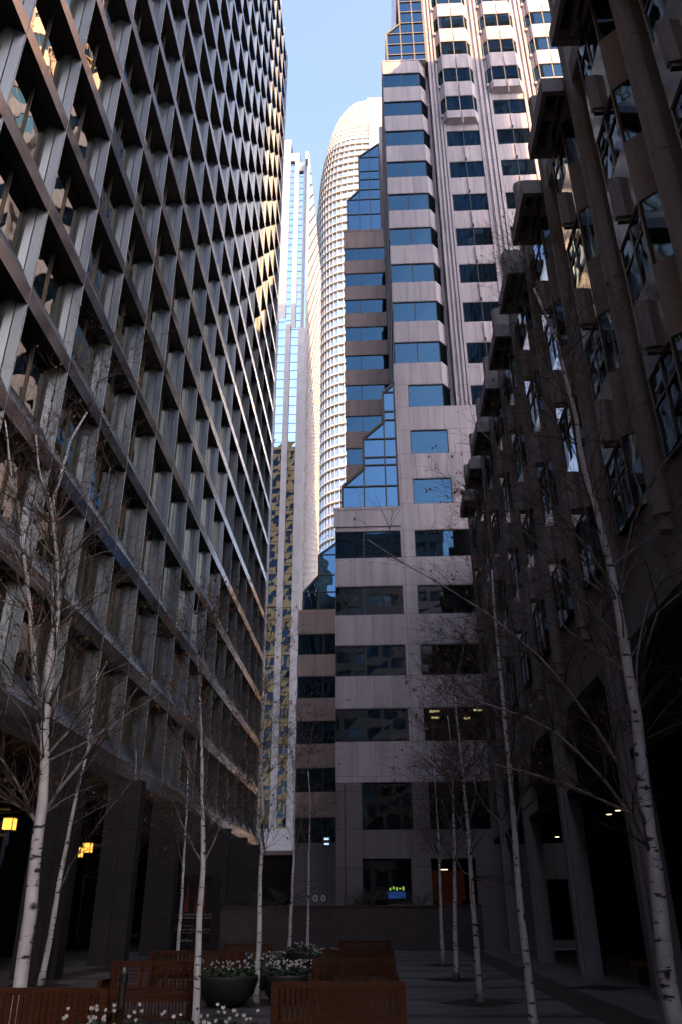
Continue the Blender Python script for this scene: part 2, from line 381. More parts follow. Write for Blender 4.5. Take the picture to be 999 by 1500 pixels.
# end wall of the facade, seen as a pale edge
mb = MB(); mb.box(-46, XF - .02, yb + .003, yb + .5, Z0 - FH - .5, ZT, 'base_glass')
mb.box(XF - 1.2, XF - .02, yb + .5, yb + .9, Z0 - FH - .5, ZT, 'steel'); mb.box(XF - .5, XF - .019, yb + .003, yb + .5, Z0 - FH - .5, ZT, 'steel')
for j in range(NJ0, NJ1 + 1): mb.box(-46, XF - 1.2, yb + .5, yb + .85, Z0 + j * FH, Z0 + j * FH + 2.1, 'gold_bounce_panel')
for q in range(9): mb.box(-46 + q * 4.1, -45.4 + q * 4.1, yb + .85, yb + 1.1, Z0 - FH, ZT, 'gold_bounce_panel')
mb.build('end_wall', LB)
for i in range(NI0, NI1 + 1):
    s = S0 + i * DS; m_ = MB(); zb, zt = Z0 - FH, ZT
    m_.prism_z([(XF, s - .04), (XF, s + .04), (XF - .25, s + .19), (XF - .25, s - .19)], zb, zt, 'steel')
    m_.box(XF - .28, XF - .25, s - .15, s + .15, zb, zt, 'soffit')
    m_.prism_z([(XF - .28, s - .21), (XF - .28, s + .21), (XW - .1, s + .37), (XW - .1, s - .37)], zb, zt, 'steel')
    m_.box(XF, XF + .012, s - .012, s + .012, zb, zt, 'white_metal')
    m_.build('fin', LB)
for j in range(NJ0, NJ1 + 1):
    z = Z0 + j * FH; m_ = MB()
    yA = ya
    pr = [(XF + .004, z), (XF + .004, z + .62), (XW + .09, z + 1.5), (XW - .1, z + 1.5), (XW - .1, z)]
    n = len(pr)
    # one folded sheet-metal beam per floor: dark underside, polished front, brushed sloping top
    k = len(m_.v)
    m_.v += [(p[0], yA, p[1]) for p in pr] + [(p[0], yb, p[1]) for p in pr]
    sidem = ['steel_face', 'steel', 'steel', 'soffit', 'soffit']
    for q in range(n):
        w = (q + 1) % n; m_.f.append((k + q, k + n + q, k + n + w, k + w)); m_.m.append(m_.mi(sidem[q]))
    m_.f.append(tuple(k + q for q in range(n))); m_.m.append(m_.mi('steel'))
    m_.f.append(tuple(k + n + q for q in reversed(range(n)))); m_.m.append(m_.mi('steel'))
    for i in range(NI0, NI1 + 1): # cover joints at every fin
        s = S0 + i * DS
        m_.box(XF + .004, XF + .009, s - .02, s + .02, z + .01, z + .61, 'soffit')
    m_.build('spandrel_beam', LB)
items = []
rj = random.Random(3)
for i in range(NI0, NI1):
    for j in range(NJ0, NJ1):
        s0_, s1_ = S0 + i * DS + .34, S0 + (i + 1) * DS - .34; z0_, z1_ = Z0 + j * FH + 1.5, Z0 + (j + 1) * FH
        t1, t2 = rj.uniform(-.012, .012), rj.uniform(-.012, .012)
        def fn(m_, a=s0_, b=s1_, c=z0_, d=z1_, t1=t1, t2=t2):
            mid = (a + b) / 2
            x = XW
            m_.poly([(x + t1, a, c), (x, mid, c), (x + t2, mid, d), (x, a, d)], 'left_glass')
            m_.poly([(x, mid, c), (x + t1, b, c), (x, b, d), (x + t2, mid, d)], 'left_glass')
            m_.box(x - .02, x + .06, mid - .03, mid + .03, c, d, 'black_metal')
        items.append(((XW, (s0_ + s1_) / 2, (z0_ + z1_) / 2), 6.0, fn))
split_parts(items, 'window', LB)
# arcade piers
for k in range(-3, 7):
    s = 25.36 + 6.62 * k
    if s > 72: break
    m_ = MB(); m_.box(-10.55, -9.25, s, s + .62, 0, Z0 - FH - .45, 'pier_stone'); m_.build('pier', LB)
    m_ = MB(); m_.box(-16.1, -15.9, s + .7, s + 5.8, .2, 5.2, 'base_glass'); m_.box(-15.9, -15.84, s + 3.2, s + 3.26, .2, 5.2, 'black_metal'); m_.build('shopfront', LB)

def lantern(x, y, z, label):
    e = empty('hanging_lantern', (x, y, z), label, 'lantern', 'amber lanterns under the arcade of the left building')
    w = .17
    m_ = MB(); m_.prism_z([(x - w, y - w), (x + w, y - w), (x + w, y + w), (x - w, y + w)], z, z + .34, 'lamp_glow'); m_.build('lamp_shade', e)
    m_ = MB()
    for a in (-1, 1):
        for b in (-1, 1): m_.box(x + a * w - .012, x + a * w + .012, y + b * w - .012, y + b * w + .012, z - .02, z + .36, 'black_metal')
    m_.box(x - w - .03, x + w + .03, y - w - .03, y + w + .03, z + .36, z + .40, 'black_metal')
    m_.box(x - w - .02, x + w + .02, y - w - .02, y + w + .02, z - .045, z - .02, 'black_metal'); m_.build('lamp_frame', e)
    m_ = MB(); m_.tube([(x, y, z + .4), (x, y, Z0 - FH - .45)], [.012, .012], 'black_metal', 5); m_.build('rod', e)
lantern(-12.5, 28.1, 4.2, 'amber lantern hanging by itself in the left arcade, nearest the left edge')
lantern(-12.5, 36.1, 4.0, 'upper and dimmer-looking of the two amber lanterns behind the thin birch')
lantern(-12.5, 35.0, 3.75, 'lower of the two amber lanterns behind the thin birch')
for (x, y, w) in ((-13.3, 27.6, 1.9),):
    m_ = MB(); m_.box(x - w / 2, x + w / 2, y, y + .05, 4.75, 4.83, 'tan_glow_panel'); m_.box(x - w / 2, x + w / 2, y, y + .05, 3.95, 4.03, 'tan_glow_panel')
    m_.box(x - w / 2, x - w / 2 + .06, y, y + .05, 3.9, 6.3, 'black_metal')
    tag(m_.build('lit_ceiling_trim'), 'thin orange lit trim lines beside the leftmost amber lantern', 'lit trim')

# ================================================================ RIGHT GRANITE BUILDING
def rx(): pass
RB = empty('granite_annex', (12, 20, 0), 'lower dark granite building with ribbed piers, bay windows and boxed cornices down the right side', 'building')
P0, PD = 10.98, 3.44
CF = 5.5                # front plane of the bays
CB = 6.2                # back plane
KA, KB = -5, 9
ZL = [7.62, 11.05, 14.5, 17.95, 21.4]
mb = MB()
mb.box(CB + .03, 15, P0 + KA * PD - 3, 44.2, 7.3, 22.0, 'dark_granite')
mb.build('wall', RB)
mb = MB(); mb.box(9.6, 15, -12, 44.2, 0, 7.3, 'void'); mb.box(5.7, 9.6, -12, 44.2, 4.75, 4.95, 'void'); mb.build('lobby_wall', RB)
items = []; npil = 0
for k in range(KA, KB + 1):
    sf = P0 + k * PD; sn = sf - .44
    m_ = MB()
    # rounded pier, jointed at every floor
    def pier(z0, z1, e=0):
        m_.prism_z([(CB + .1, sn - e), (5.72, sn - e), (5.52, sn + .07), (5.46 - e, sn + .17), (5.46 - e, sf - .14), (5.54, sf), (CB + .1, sf)], z0, z1, 'dark_granite')
    zs = [8.53] + [z + .0 for z in ZL[1:]] + [25.62]
    for a, b in zip(zs, zs[1:]): pier(a + .012, b - .012)
    pier(zs[0] + .1, zs[-1] - .1, -.02)
    m_.prism_z([(5.98, sn + .05), (5.52, sn + .12), (5.52, sf - .1), (5.98, sf - .02)], 8.2, 8.53, 'dark_granite')
    m_.build('pier', RB)
    # bay between this pier and the next one towards the tower
    a, b = sf, sf + PD - .44
    if k == KB: continue
    q0, q1 = a + .22, b - .22       # wall edge of the splays
    c0, c1 = a + .89, b - .77       # corners of the bay front
    for j, z in enumerate(ZL[:-1]):
        zn = ZL[j + 1]
        if j == 0:
            zz, zt = 9.25 - 1.9, 9.3
        else: zz, zt = z, z + 1.75
        plan = [(CB + .08, q0), (CB, q0 + .01), (CF, c0), (CF, c1), (CB, q1 - .01), (CB + .08, q1)]
        plan = plan[::-1]
        if j > 0:
            m_ = MB()
            m_.prism_z(plan, zz, zt, 'dark_granite', ['dark_granite', 'dark_granite', 'pol_granite', 'dark_granite', 'dark_granite', 'dark_granite'])
            mid = (c0 + c1) / 2
            m_.prism_z([(CF - .20, mid - .07), (CF - .20, mid + .07), (CF + .0, mid + .10), (CF + .0, mid - .10)][::-1], zz + .28, zz + 1.42, 'dark_granite')
            m_.prism_z([(CF - .17, mid - .05), (CF - .17, mid + .05), (CF, mid + .05), (CF, mid - .05)][::-1], zz + .16, zz + .279, 'black_metal')
            m_.build('spandrel', RB)
        def fn(m2, q0=q0, q1=q1, c0=c0, c1=c1, z0=zt, z1=zn, r=random.Random(k * 7 + j)):
            t = r.uniform(-.02, .02)
            i_ = .05
            m2.poly([(CB + i_, q0, z0), (CB + i_, q0, z1), (CF + i_, c0, z1), (CF + i_, c0, z0)], 'annex_glass')
            m2.poly([(CF + i_, c0, z0), (CF + i_, c0, z1), (CF + i_ + t, (c0 + c1) / 2, z1), (CF + i_, (c0 + c1) / 2, z0)], 'annex_glass')
            m2.poly([(CF + i_, (c0 + c1) / 2, z0), (CF + i_ + t, (c0 + c1) / 2, z1), (CF + i_, c1, z1), (CF + i_, c1, z0)], 'annex_glass')
            m2.poly([(CF + i_, c1, z0), (CF + i_, c1, z1), (CB + i_, q1, z1), (CB + i_, q1, z0)], 'annex_glass')
            for c in (c0, (c0 + c1) / 2, c1): m2.box(CF + .02, CF + .08, c - .03, c + .03, z0, z1, 'black_metal')
            m2.box(CF + .02, CF + .07, c0, c1, (z0 * .38 + z1 * .62) - .02, (z0 * .38 + z1 * .62) + .02, 'black_metal')
            for c, x in ((c0, CF),): m2.box(x + .0, x + .02, c - .012, c + .012, z0, z1, 'gold_frame_glint')  # painted gold glint down the near corner of the bay
        items.append(((CF, (c0 + c1) / 2, (zt + zn) / 2), 4, fn))
    # low boxed cornice with an open coffered underside, between the rising piers
    m_ = MB()
    z = 21.62; o0, o1 = sf + .03, sf + 2.22; bx0 = 4.9; zt_ = z + .56
    m_.box(bx0, bx0 + .13, o0, o1, z, zt_, 'dark_granite')
    m_.box(bx0 + .13, 5.9, o0, o0 + .16, z, zt_, 'dark_granite')
    m_.box(bx0 + .13, 5.9, o1 - .16, o1, z, zt_, 'dark_granite')
    m_.box(bx0 + .13, 5.9, o0 + .16, o1 - .16, zt_ - .1, zt_ - .004, 'soffit')
    m_.box(bx0 + .13, 5.5, o0 + .85, o0 + .97, z + .06, zt_ - .1, 'dark_granite')
    m_.box(5.32, 5.42, o0 + .16, o1 - .16, z + .1, zt_ - .1, 'dark_granite')
    m_.box(5.30, 5.46, o0 + 1.55, o0 + 1.85, z - .12, z + .1, 'dark_granite')
    m_.build('cornice_box', RB)
    m_ = MB(); m_.box(5.56, 6.4, o0, b, 21.4, 22.1, 'dark_granite'); m_.build('parapet', RB)
split_parts(items, 'window', RB)
mb = MB(); mb.box(CB + .5, 14.8, P0 + KA * PD, 44.0, 22.0, 22.15, 'dark_granite'); mb.build('roof', RB)
# fascia over the arcade, with splayed opening heads
COLS = [25.96 - 7.0 * 4 + 7.0 * q for q in range(0, 8)]
COLS = [c for c in COLS if c < 43]
for q, s in enumerate(COLS):
    m_ = MB()
    m_.box(5.60, 6.08, s, s + .62, 0, 8.6, 'dark_granite')
    m_.box(5.50, 5.60, s + .12, s + .5, 0, 8.3, 'dark_granite')
    m_.build('column', RB)
edges = [COLS[0] - 6.4] + COLS + [44.2]
m_ = MB()
m_.box(5.75, 6.15, edges[0], 44.2, 7.2, 9.32, 'dark_granite')
for a, b in zip(edges, edges[1:]):
    a2 = a + .62; b2 = min(b, 44.2)
    m_.prism_x([(a2, 7.2), (a2, 6.0), (a2 + 1.3, 7.2)], 5.76, 6.14, 'dark_granite')
    m_.prism_x([(b2, 7.2), (b2 - 1.3, 7.2), (b2, 6.0)], 5.76, 6.14, 'dark_granite')
    m_.prism_z([(6.15, a2), (6.15, b2), (7.2, b2), (7.2, a2)][::-1], 5.1, 7.25, 'void')
m_.build('fascia', RB)
lab = {0: 'far', 1: 'near'}
for (x, y) in ((8.0, 30.2), (8.0, 29.0), (8.0, 39.6), (8.0, 37.8)):
    m_ = MB(); m_.lathe([(.09, 0), (.09, .03)], 'spot_glow', 12, (0, 0, 0)); m_.lathe([(.12, .005), (.12, .05)], 'black_metal', 12, (0, 0, 0))
    o = m_.build('downlight'); o.location = (x, y, 4.69)
    i_ = ((30.2, 'left one of the small pair of lit downlights between the two nearest arcade columns'), (29.0, 'right one of the small pair of lit downlights between the two nearest arcade columns'),
          (39.6, 'left one of the pair of lit downlights in the farther arcade bay on the right'), (37.8, 'right one of the pair of lit downlights in the farther arcade bay on the right'))
    tag(o, [t for yy, t in i_ if yy == y][0], 'downlight', 'ceiling downlights in the right arcade')
mb = MB(); mb.box(7.5, 9.5, 41.5, 44.0, .5, 3.0, 'void'); mb.build('lobby_partition', RB)
for k, (y, t) in enumerate(((22.5, 'low dark bench in the right arcade nearest the foreground'), (29.4, 'low dark bench in the next arcade bay back on the right'))):
    b_ = empty('stone_bench', (6.6, y, 0), t, 'bench', 'low benches under the right arcade')
    m_ = MB(); m_.box(6.3, 6.75, y - 1.4, y + 1.4, .38, .48, 'teak'); m_.build('seat', b_)
    for dy in (-1.1, 1.1):
        m_ = MB(); m_.box(6.35, 6.7, y + dy - .12, y + dy + .12, .012, .379, 'dark_granite'); m_.build('leg', b_)

# ================================================================ STEPPED PINK GRANITE TOWER
TB = empty('stepped_granite_tower', (6, 56, 0), 'pink granite tower with ribbon windows and stepped glass atriums ending the plaza', 'building')
FS, K0, KD, WH = 46.0, 10.28, 3.765, 1.85
WZ = [K0 + KD * k for k in range(0, 24)]
SB = 66.7
win = []
wall = MB(); wallb = MB()
def pane(x0, x1, y, z0, z1, g='blue_glass', mull=(), lit=None, inset=.10, r=random.Random(9)):
    def fn(m_):
        xs = [x0] + list(mull) + [x1]
        for a, b in zip(xs, xs[1:]):
            t = r.uniform(-.012, .012)
            m_.poly([(a, y + inset + t, z0), (b, y + inset, z0), (b, y + inset + t, z1), (a, y + inset, z1)], g)
        for c in mull: m_.box(c - .035, c + .035, y + inset - .05, y + inset + .02, z0, z1, 'black_metal')
        m_.box(x0, x1, y + inset - .03, y + inset + .02, z0, z0 + .05, 'black_metal'); m_.box(x0, x1, y + inset - .03, y + inset + .02, z1 - .05, z1, 'black_metal')
        m_.box(x0, x0 + .05, y + inset - .03, y + inset + .02, z0 + .05, z1 - .05, 'black_metal'); m_.box(x1 - .05, x1, y + inset - .03, y + inset + .02, z0 + .05, z1 - .05, 'black_metal')
    win.append((((x0 + x1) / 2, y, (z0 + z1) / 2), (x1 - x0) * (z1 - z0), fn))
def side_pane(x, y0, y1, z0, z1, g='blue_glass'):
    def fn(m_): m_.poly([(x, y0, z0), (x, y0, z1), (x, y1, z1), (x, y1, z0)], g)
    win.append(((x, (y0 + y1) / 2, (z0 + z1) / 2), (y1 - y0) * .2, fn))
# --- low front block, c -2.45 .. 12, up to 25.1
T = .5
lit_rooms = []
for k in range(0, 4):
    z0, z1 = WZ[k], WZ[k] + WH
    zt = WZ[k + 1] if k < 3 else 25.1
    wall.box(-2.45, 12, FS, FS + T, z1, zt, 'pink')
    wall.box(1.68, 2.56, FS + .002, FS + T, z0, z1, 'pink')
    pane(-2.45, 1.68, FS, z0, z1, 'low_glass' if k < 3 else 'blue_glass', (-.69,))
    if k == 0: lit_rooms.append((2.56, 6.1, z0, z1))
    else: pane(2.56, 6.1, FS, z0, z1, 'low_glass' if k < 3 else 'blue_glass', ())
    wall.box(6.1, 12, FS + .002, FS + T, z0, z1, 'pink')
wall.box(-2.45, 12, FS, FS + T, 8.08, WZ[0], 'pink')
# base storeys
B = 'base_stone'
for (z0, z1, a, b, c, d) in ((5.62, 8.08, -1.05, 1.72, 2.6, 5.9), (2.02, 4.2, -1.08, 1.5, 2.55, 4.9)):
    wall.box(-2.45, a, FS, FS + T, z0, z1, B); wall.box(b, c, FS, FS + T, z0, z1, B); wall.box(d, 12, FS, FS + T, z0, z1, B)
    if z0 > 5: pane(a, b, FS, z0, z1, 'base_glass', (), inset=.35); pane(c, d, FS, z0, z1, 'base_glass', (), inset=.35)
wall.box(-2.45, 12, FS, FS + T, 4.2, 5.62, B)
wall.box(-2.45, -1.08, FS, FS + T, 0, 2.02, B); wall.box(1.5, 2.55, FS, FS + T, 0, 2.02, B); wall.box(4.9, 12, FS, FS + T, 0, 2.02, B)
for z in (4.2, 2.02): pass
pane(-1.08, 1.5, FS, 0, 4.2, 'base_glass', (), inset=.42)
wall.box(-2.0, -1.94, FS - .012, FS, 0, 8.0, 'soffit')
# left return and core of the front block
wall.box(-2.45, -1.95, FS + T, 62, 0, 25.1, 'pink')
core = MB()
core.box(-1.9, 11.9, FS + 1.6, 62, 8.1, 10.2, 'void'); core.box(-1.9, 11.9, FS + 4.4, 62, 10.2, 13.5, 'void'); core.box(-1.9, 11.9, FS + 1.6, 62, 13.5, 24.6, 'void')
core.box(-1.9, 2.4, FS + .9, FS + 1.6, 0, 24.6, 'void'); core.box(6.3, 11.9, FS + .9, FS + 1.6, 0, 24.6, 'void'); core.box(2.4, 6.3, FS + .9, FS + 1.6, 12.6, 24.6, 'void')
core.box(-1.9, 11.9, FS + 4.4, 62, 0, 8.1, 'void'); core.box(2.0, 2.4, FS + .6, FS + 4.3, 0, 8, 'void'); core.box(5.4, 5.8, FS + .6, FS + 4.3, 0, 8, 'void')
core.box(2.4, 6.3, FS + .6, FS + 4.3, 12.35, 12.45, 'void'); core.box(2.4, 6.3, FS + .6, FS + 4.3, 10.05, 10.15, 'void'); core.box(2.41, 5.39, FS + .6, FS + 4.3, 4.3, 4.4, 'void')
# ledge over the ribbon on the left
wall.box(-2.53, 1.72, FS - .08, FS, 23.75, 24.95, 'pink')
wall.box(-2.56, 1.75, FS - .11, FS + .05, 24.95, 25.12, 'pink')
# --- middle zone 25.1 .. 33
for k in (4, 5):
    z0, z1 = WZ[k], WZ[k] + WH
    zt = WZ[k + 1]
    wall.box(1.70, 12, FS, FS + T, z1, zt, 'pink')
    wall.box(1.70, 2.62, FS + .002, FS + T, z0, z1, 'pink'); wall.box(5.15, 12, FS + .002, FS + T, z0, z1, 'pink')
    pane(2.62, 5.15, FS, z0, z1, 'blue_glass', ())
wall.box(1.70, 14, FS, FS + T, 25.1, WZ[4], 'pink')
core.box(1.9, 11.9, FS + .6, 62, 24.7, WZ[6] - .05, 'void')
# --- corner column with chamfer, 33 .. 70.3
def col_plan(e=0): return [(1.80, FS + e), (5.1 - e * .3, FS + e), (5.68 - e, FS + .72), (5.68 - e, 62), (1.80, 62)]
zprev = WZ[6]
for k in range(6, 16):
    z0, z1 = WZ[k], WZ[k] + WH
    if k == 6:
        wall.prism_z([(1.70, FS + .002), (2.62, FS + .002), (2.62, FS + T), (1.7, FS + T)], z0, z1, 'pink')
    x0 = 2.62 if k == 6 else 1.80
    zt = WZ[k + 1] if k < 15 else 70.3
    wall.prism_z([(1.70 if k == 6 else 1.80, FS), (5.1, FS), (5.68, FS + .72), (5.68, 62), (1.70 if k == 6 else 1.8, 62)], z1, zt, 'pink')
    pane(x0, 5.05, FS, z0, z1, 'blue_glass', () if k == 6 else (3.45,))
    def fn(m_, z0=z0, z1=z1):
        m_.poly([(5.05, FS + .10, z0), (5.60, FS + .78, z0), (5.60, FS + .78, z1), (5.05, FS + .10, z1)], 'blue_glass')
        m_.poly([(5.60, FS + .78, z0), (5.60, FS + 1.3, z0), (5.60, FS + 1.3, z1), (5.60, FS + .78, z1)], 'blue_glass')
    win.append(((5.3, FS + .4, z0 + .9), 1.0, fn))
    def fn(m_, z0=z0, z1=z1):
        m_.poly([(1.88, 61.5, z0), (1.88, FS + .1, z0), (1.88, FS + .1, z1), (1.88, 61.5, z1)], 'blue_glass')
    if k > 6: win.append(((1.85, 52, z0 + .9), 1.0, fn))
core.box(2.1, 5.4, FS + .9, 61, WZ[6] - .05, 70.2, 'void')
wall.box(1.78, 5.75, FS - .03, 62, 70.3, 70.45, 'pink')
# --- recess behind the column and ribbed piers between the bays
BAYS = [(7.02, 9.82), (11.27, 14.02), (15.45, 18.25), (19.65, 22.45), (23.85, 26.65)]
FY = FS + .25
rib = MB()
rib.box(5.68, 30, FS + 1.6, 62, WZ[6] - .02, 150, 'pink')
def ribs(a, b):
    rib.box(a, b, FY + .28, FY + 1.4, 33.0, 150, 'pink')
    w = (b - a)
    for u in (.0, .30, .58, .82):
        rib.box(a + w * u, a + w * u + w * .155, FY - .02, FY + .28, 33.0, 150, 'pink')
ribs(5.95, 7.02)
for (a, b), (c, d) in zip(BAYS, BAYS[1:]): ribs(b, c)
ribs(BAYS[-1][1], 28.4)
TB_bars = MB()
for bi, (a, b) in enumerate(BAYS):
    kor = 14 if bi == 0 else 15          # from this storey up the windows become oriels
    mid = (a + b) / 2
    for k in range(6, 36):
        z0, z1 = K0 + KD * k, K0 + KD * k + WH; zp = z1 - KD
        if k < kor:
            wall.box(a, b, FY + .06, FY + .6, zp if k > 6 else WZ[6] - .02, z0, 'pink')
            pane(a, b, FY + .06, z0, z1, 'blue_glass', (mid,), inset=.06)
            TB_bars.box(mid - .045, mid + .045, FY - .06, FY + .06, z0 - .95, z0 - .02 - .1, 'pink'); TB_bars.box(mid - .05, mid + .05, FY - .10, FY + .06, zp + .12, zp + .34, 'soffit')
            TB_bars.box(mid - .035, mid + .035, FY - .03, FY + .06, zp + .34, z0 - .95, 'pink')
        else:
            p0 = .52; st = .62
            fx0, fx1 = a + .12, b - .32
            pl = [(a - .35, FY + .1), (fx0, FY - p0), (fx1, FY - p0), (b + .2, FY + .1), (b + .2, FY + .6), (a - .35, FY + .6)]
            if k == kor:   # splayed foot
                wall.box(a, b, FY + .06, FY + .6, zp, zp + .75, 'pink')
                n_ = len(wall.v)
                wall.v += [(a, FY + .06, zp + .75), (b, FY + .06, zp + .75), (b, FY + .6, zp + .75), (a, FY + .6, zp + .75)] + [(p[0], p[1], zp + 1.0) for p in pl]
                wall.f += [(n_, n_ + 1, n_ + 6, n_ + 5), (n_, n_ + 5, n_ + 4), (n_ + 1, n_ + 7, n_ + 6)]; wall.m += [wall.mi('pink')] * 3
                wall.prism_z(pl, zp + 1.0, z0, 'pink')
            else: wall.prism_z(pl, zp, z0, 'pink')
            def fn(m_, pl=pl, z0=z0, z1=z1):
                q = [(p[0], p[1] + .08) for p in pl]
                mx = (q[1][0] + q[2][0]) / 2
                for u, v in ((q[0], q[1]), (q[1], (mx, q[1][1])), ((mx, q[1][1]), q[2]), (q[2], q[3])):
                    m_.poly([(u[0], u[1], z0), (v[0], v[1], z0), (v[0], v[1], z1), (u[0], u[1], z1)], 'blue_glass')
                for u in (q[1], q[2], (mx, q[1][1])): m_.box(u[0] - .04, u[0] + .04, u[1] - .05, u[1] + .03, z0, z1, 'gold_frame_glint')
                m_.box(q[1][0], q[2][0], q[1][1] - .03, q[1][1] + .02, z0, z0 + .05, 'gold_frame_glint'); m_.box(q[1][0], q[2][0], q[1][1] - .03, q[1][1] + .02, z1 - .05, z1, 'gold_frame_glint')
            win.append(((mid, FY - .4, z0 + .9), 6, fn))
            TB_bars.box(mid - .04, mid + .04, FY - p0 - .06, FY - p0 + .02, zp + .15, z0 - .5, 'pink')
            rib.box(a - .36, a - .18, FY - .2, FY + .1, z0 - .35, z0, 'pink')
wall.box(BAYS[0][0] - 1, 30, FY - .1, FY + 1.5, 145.5, 150.5, 'pink')
core.box(6, 30, FS + 1.0, FS + 1.55, 33.2, 149, 'void')
# --- back block
for k in range(-1, 4):
    z0, z1 = WZ[0] + KD * k, WZ[0] + KD * k + WH
    zt = z1 + KD - WH if k < 3 else 25.65
    wallb.box(-6.85, -2.0, SB, SB + T, z1, zt, 'brown')
    pane(-6.8, -2.46, SB, z0, z1, 'blue_glass', (-4.6,))
wallb.box(-6.85, -2.0, SB, SB + T, 0, WZ[0] - KD, 'base_stone')
wallb.box(-6.85, -6.4, SB + T, 84, 0, 25.65, 'brown')
core.box(-6.4, -2.0, SB + .6, 84, 0, 25.5, 'void')
for k in range(4, 16):
    z0, z1 = WZ[k], WZ[k] + WH
    zt = WZ[k + 1] if k < 15 else 71.1
    wallb.box(-2.57, 5.6, SB, SB + T, z1, zt, 'brown')
    pane(-2.5, 2.6, SB, z0, z1, 'blue_glass', (-.85,))
    side_pane(-2.5, SB + .1, 80, z0, z1)
wallb.box(-2.57, 5.6, SB, SB + T, 25.6, WZ[4], 'brown')
core.box(-2.4, 5.6, SB + .6, 84, 25.5, 71, 'void'); core.box(2.6, 5.6, SB + .02, SB + .6, 25.5, 71, 'void')
wallb.box(-2.6, 5.6, SB - .05, 84, 71.1, 71.35, 'brown'); 
wallb.box(1.9, 12, SB + 1, 84, 71.35, 90, 'pink')
wallb.box(5.6, 30, 62, 92, 0, 149, 'pink'); wallb.box(5.6, 30, 92, 108, 0, 122, 'pink')  # unseen rear mass; its lower end is added to shade the striped tower
wall.build('wall', TB); wallb.build('rear_wall', TB); rib.build('ribbed_pier', TB); TB_bars.build('spandrel_bar', TB); core.build('inner_wall', TB)
split_parts(win, 'window', TB)
# the lit office room behind the lowest right-hand ribbon window: real glass, ceiling lights inside
def clear_glass():
    mt, n, p, out = new_mat('clear_reflective_pane'); n.nodes.remove(p)
    tr = N(n, 'ShaderNodeBsdfTransparent'); tr.inputs['Color'].default_value = (.6, .68, .7, 1)
    gl = N(n, 'ShaderNodeBsdfGlossy'); gl.inputs['Roughness'].default_value = .02; gl.inputs['Color'].default_value = (.8, .85, .9, 1)
    mx = N(n, 'ShaderNodeMixShader'); mx.inputs[0].default_value = .25
    n.links.new(tr.outputs[0], mx.inputs[1]); n.links.new(gl.outputs[0], mx.inputs[2]); n.links.new(mx.outputs[0], out.inputs['Surface'])
    return mt
M['clear'] = clear_glass()
a, b, z0, z1 = lit_rooms[0]
m_ = MB(); m_.poly([(a, FS + .1, z0), (b, FS + .1, z0), (b, FS + .1, z1), (a, FS + .1, z1)], 'clear'); m_.box((a + b) / 2 - .03, (a + b) / 2 + .03, FS + .06, FS + .12, z0, z1, 'black_metal'); m_.build('lit_window', TB)
for (x, y, w) in ((3.0, 47.6, .6), (5.6, 47.4, .5), (3.2, 49.3, .5), (5.2, 49.6, .4)):
    m_ = MB(); m_.box(x, x + w, y, y + .3, 12.28, 12.34, 'ceil_glow'); m_.build('ceiling_light', TB)
# atriums: stepped glass prisms
def atrium(outline, y0, y1, hs, vs, frame='black_metal', slope_edges=(), glass='atrium_glass', inner=None):
    m_ = MB(); m_.prism_y(outline, y0, y1, glass)
    o = m_.build('glass_atrium', TB)
    f = MB(); n = len(outline)
    for i in range(n):
        p, q = outline[i], outline[(i + 1) % n]
        f.bar((p[0], y0 - .03, p[1]), (q[0], y0 - .03, q[1]), .16, frame)
        f.bar((p[0], y0, p[1]), (p[0], y1, p[1]), .14, frame)
        L = y1 - y0
    def zr(x):
        top, bot = -1e9, 1e9
        for i in range(n):
            p, q = outline[i], outline[(i + 1) % n]
            lo, hi = sorted((p[0], q[0]))
            if lo <= x <= hi and hi > lo:
                z = p[1] + (q[1] - p[1]) * (x - p[0]) / (q[0] - p[0]); top = max(top, z); bot = min(bot, z)
        return bot, top
    def xr(z):
        a, b = 1e9, -1e9
        for i in range(n):
            p, q = outline[i], outline[(i + 1) % n]
            lo, hi = sorted((p[1], q[1]))
            if lo <= z <= hi and hi > lo:
                x = p[0] + (q[0] - p[0]) * (z - p[1]) / (q[1] - p[1]); a = min(a, x); b = max(b, x)
        return a, b
    for x in vs:
        lo, hi = zr(x); f.bar((x, y0 - .03, lo), (x, y0 - .03, hi), .09, frame)
    for z in hs:
        lo, hi = xr(z); f.bar((lo, y0 - .035, z), (hi, y0 - .035, z), .09, frame)
        f.bar((lo, y0, z), (lo, y1, z), .08, frame)
    fo = f.build('frame', o)
    return o
atrium([(-2.02, 25.12), (1.66, 25.12), (1.66, 34.95), (.85, 34.15), (.85, 31.75), (-.58, 30.45), (-.58, 28.1), (-2.02, 26.75)], FS + .12, 60,
       (26.75, 28.35, 28.95, 30.4, 31.9, 32.6, 34.2), (-.58, .85))
atrium([(-6.4, 25.65), (-2.6, 25.65), (-2.6, 33.0), (-3.64, 32.0), (-5.05, 30.95), (-5.05, 28.95), (-6.4, 27.35)], SB + .12, 82, (27.35, 29.0, 31.0), (-5.05,))
atrium([(-2.12, 71.35), (1.75, 71.35), (1.75, 85.7), (-.72, 83.5), (-.72, 77.85), (-2.12, 76.2)], SB + .12, 82, (73.9, 76.3, 77.9, 79.6, 81.0, 83.4), (-.72, .55))
atrium([(2.32, 70.45), (5.85, 70.45), (5.85, 92), (5.0, 92), (5.0, 84), (3.62, 82.4), (3.62, 76.2), (2.32, 74.75)], FS + .35, 60, (71.7, 73.2, 74.75, 76.3, 78.0, 79.6, 81.0), (3.62, 4.8), frame='gold_frame_glint')
